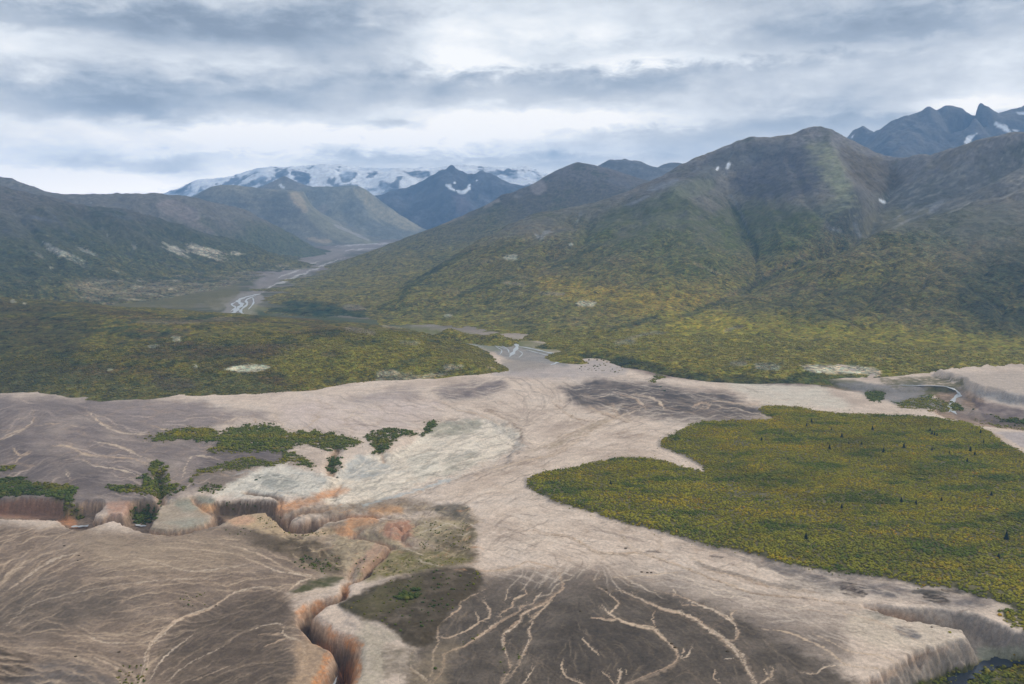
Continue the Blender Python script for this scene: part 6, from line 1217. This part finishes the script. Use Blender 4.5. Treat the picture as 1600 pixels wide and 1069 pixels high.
for k, (a, b, h, lab) in enumerate(TREES): spruce(a, b, h, lab, k)
def bush_mesh(name, mat, seed, n=7):
    r = random.Random(seed); T, f = bush_templates(2, 6, seed); V = []; F = []
    for k in range(n):
        a = r.random()*6.283; d = r.random()*.6; s_ = r.uniform(.35, .6); o = len(V); t_ = T[k % 6]
        V += [(v_[0]*s_+d*math.cos(a), v_[1]*s_+d*math.sin(a), v_[2]*s_+r.random()*.0) for v_ in t_]; F += [tuple(int(q)+o for q in fc) for fc in f]
    return mesh_of(name, V, F, mat)
BM = {'d': bush_mesh('shrub', M_BUSH, 5), 'y': bush_mesh('shrub', M_YB, 6), 'b': bush_mesh('shrub', M_BB, 7)}
def shrub(px, py, s_, k, lab):
    x, y, z = ground_at(px, py); o = bpy.data.objects.new('shrub', BM[k]); S.collection.objects.link(o); o.location = (x, y, z); o.scale = (s_, s_, s_*.8); o['label'] = lab; o['category'] = 'shrub'; o['group'] = 'single shrubs standing on bare ash'
for a in [(1521, 640, 3.6, 'd', 'round dark bush alone on the grey gravel beside the right-hand river'), (1484, 977, 1.6, 'y', 'upper small yellow bush on the pale spit above the canyon'), (1484, 988, 1.7, 'y', 'lower small yellow bush on the pale spit above the canyon'),
          (1456, 980, 1.2, 'b', 'low brown bush left of the two yellow ones on the pale spit'), (400, 750, 2.2, 'd', 'larger dark bush on the bleached clay slope'), (406, 747, 1.6, 'd', 'smaller dark bush on the bleached clay slope, right of the larger'),
          (524, 738, 2.6, 'd', 'green bush on the pale clay rim below the left-hand scrub'), (527, 746, 1.6, 'd', 'tiny green bush under the one on the pale clay rim'), (605, 700, 2.2, 'd', 'dark bush at the tip of the scrub tongue over the clay hollow'),
          (1032, 605, 3.2, 'd', 'dark bush on the grey ash just below the tree island'), (1038, 611, 3.0, 'd', 'second dark bush below the tree island, a little nearer'), (101, 853, 1.6, 'b', 'brown bush on the fan below the left canyon'), (124, 868, 1.3, 'b', 'small brown bush on the fan, nearer than the first'),
          (122, 876, 1.2, 'b', 'lowest brown bush of three on the left fan'), (907, 955, 1.3, 'b', 'dark bush alone on the black ash between the forked rills'), (948, 922, 1.2, 'b', 'dark bush at the head of a rill on the black ash'),
          (1137, 1018, 1.8, 'b', 'dark bush in the bend of the broad rill'), (1050, 1006, 1.6, 'b', 'dark bush in the curved rill left of the broad one'), (1055, 1012, 1.5, 'b', 'dark bush just below another in the curved rill'), (338, 947, 1.4, 'b', 'brown bush on the edge of the fan channel'), (187, 1019, 1.5, 'b', 'brown bush at the foot of the left fan'), (119, 1026, 1.4, 'b', 'brown bush beside the lowest left channel'),
          (1003, 894, 1.6, 'b', 'left bush of a small dark row on the pale slope'), (1012, 895, 1.5, 'b', 'middle bush of a small dark row on the pale slope'), (1018, 895, 1.5, 'b', 'right bush of a small dark row on the pale slope'), (978, 857, 1.8, 'b', 'dark bush beside the pale channel under the terrace'), (1543, 1048, 2.6, 'y', 'bright yellow-green bush beside the dark river')]: shrub(*a)
# bushes strewn along the near canyon rims
rx, ry = [], []
for (x0, x1, y0, y1, n) in [(396, 440, 806, 826, 26), (440, 510, 830, 838, 26), (470, 500, 822, 838, 14), (350, 400, 826, 836, 10), (655, 735, 815, 860, 80), (540, 620, 870, 900, 20), (480, 530, 868, 892, 40), (180, 230, 1040, 1069, 40), (280, 320, 925, 950, 20), (905, 980, 558, 582, 60), (600, 660, 905, 925, 25)]:
    for k in range(n):
        a, b, c_ = ground_at(random.uniform(x0, x1), random.uniform(y0, y1)); rx.append((a, b, c_))
rx = np.array(rx); crowd('scrub', rx[:, 0], rx[:, 1], rx[:, 2], RNG.uniform(.5, 1.1, len(rx))*np.where(rx[:, 1] > 1500, 2.2, 1), np.full(len(rx), .25), 1, 'scattered low bushes along canyon rims and gravel', 9)

# ------------------------------------------------------------------ rivers
def water_mat(name, c, rough):
    m = bpy.data.materials.new(name); m.use_nodes = True; t = NT(m.node_tree); t.n.clear(); tc = t.new('ShaderNodeNewGeometry')
    bs = t.new('ShaderNodeBsdfPrincipled'); bs.inputs['Base Color'].default_value = L4(c); bs.inputs['Roughness'].default_value = rough; bs.inputs['IOR'].default_value = 1.33; bs.inputs['Specular IOR Level'].default_value = .6
    bp = t.new('ShaderNodeBump'); bp.inputs['Distance'].default_value = .1; bp.inputs['Strength'].default_value = .3; t.l.new(t.noise(tc.outputs['Position'], 1.2, 3), bp.inputs['Height']); t.l.new(bp.outputs[0], bs.inputs['Normal'])
    o = t.new('ShaderNodeOutputMaterial'); t.l.new(bs.outputs[0], o.inputs[0]); return m
M_W1 = water_mat('silty_water', (188, 190, 190), .35); M_W2 = water_mat('canyon_water', (48, 54, 62), .12)
def river(strands, mat, lab, zfix=None, lift=.5):
    V = []; F = []
    for pts, w in strands:
        p = spline(pts, 6); L = []
        for a, b in p:
            if zfix is None: L.append(ground_at(a, b))
            else: x, y = at_z(a, b, zfix); L.append((float(x), float(y), zfix))
        L = np.array(L); d = np.gradient(L[:, :2], axis=0); n = np.stack([-d[:, 1], d[:, 0]], -1); n /= np.linalg.norm(n, axis=1)[:, None]+1e-6
        hw = w*.5*(1+.35*np.sin(np.arange(len(L))*1.3+w)); e = np.minimum(np.arange(len(L)), np.arange(len(L))[::-1]); hw = hw*np.clip((e+.5)/3, .2, 1) if zfix is None else hw
        o = len(V)
        for k in range(len(L)):
            for sgn in (-1, 1): V.append((L[k, 0]+n[k, 0]*hw[k]*sgn, L[k, 1]+n[k, 1]*hw[k]*sgn, L[k, 2]+lift))
        for k in range(len(L)-1): F.append((o+2*k, o+2*k+1, o+2*k+3, o+2*k+2))
    o = bpy.data.objects.new('river', mesh_of('river', V, F, mat)); S.collection.objects.link(o); o['kind'] = 'structure'; o['label'] = lab
river([([(408, 459), (395, 462), (380, 466), (372, 471), (378, 476), (372, 482), (365, 489), (352, 494)], 16), ([(400, 462), (385, 469), (386, 476), (376, 486), (382, 493)], 9), ([(372, 471), (362, 476), (368, 481), (360, 487)], 8), ([(395, 465), (396, 474), (388, 484)], 6)], M_W1, 'braided pale river at the valley mouth', lift=1.0)
river([([(697, 530), (735, 531.5), (775, 533), (800, 536), (808, 541), (803, 550), (796, 558)], 10), ([(808, 541), (830, 545), (852, 550), (872, 555), (880, 561), (870, 567), (860, 571)], 8), ([(776, 537), (792, 545), (796, 553)], 3), ([(820, 546), (845, 553), (866, 558)], 4), ([(786, 535), (775, 541), (784, 548), (780, 556)], 2.5), ([(803, 545), (816, 552), (810, 560)], 2.5), ([(725, 533), (750, 538), (775, 541), (792, 546)], 4), ([(700, 534), (730, 538), (756, 543)], 5), ([(640, 521), (670, 524), (697, 529)], 8)], M_W1, 'pale braided river behind the low hill', lift=.6)
river([([(1404, 602), (1440, 603), (1475, 604), (1495, 611), (1500, 618), (1488, 624)], 7), ([(1497, 615), (1488, 628), (1484, 638), (1495, 648)], 7), ([(1482, 632), (1486, 640), (1482, 645)], 3)], M_W1, 'pale river bending round the right-hand bluff', lift=.6)
river([([(1470, 1130), (1490, 1085), (1500, 1062), (1511, 1049), (1533, 1041), (1566, 1035), (1600, 1028), (1680, 1012), (1760, 1000)], 13)], M_W2, 'dark river on the floor of the near canyon', zfix=-23.0)
river([([(514, 1110), (517, 1090), (520, 1072), (527, 1057)], 2.6)], M_W1, 'pale stream at the bottom of the orange slot canyon')
river([([(112, 823), (124, 823), (138, 822)], 5)], M_W1, 'blue pool in the left canyon', zfix=-17.0); river([([(212, 820), (220, 822), (228, 822)], 4)], M_W1, 'second blue pool in the left canyon', zfix=-17.0)

# ------------------------------------------------------------------ haze: one closed box of thin even air
HB = 18500.0
V = [(sx_*HB, sy_*HB, z_) for z_ in (-70, 1800) for sy_ in (-1, 1) for sx_ in (-1, 1)]
F = [(0, 2, 3, 1), (4, 5, 7, 6), (0, 1, 5, 4), (2, 6, 7, 3), (0, 4, 6, 2), (1, 3, 7, 5)]
m = bpy.data.materials.new('haze'); m.use_nodes = True; t = NT(m.node_tree); t.n.clear()
pv = t.new('ShaderNodeVolumePrincipled'); pv.inputs['Density'].default_value = HAZE; pv.inputs['Color'].default_value = HAZEC; pv.inputs['Anisotropy'].default_value = 0.0
o = t.new('ShaderNodeOutputMaterial'); t.l.new(pv.outputs[0], o.inputs['Volume'])
ho = bpy.data.objects.new('haze', mesh_of('haze', V, F, m)); S.collection.objects.link(ho); ho['kind'] = 'stuff'; ho['label'] = 'thin blue haze filling the valley'
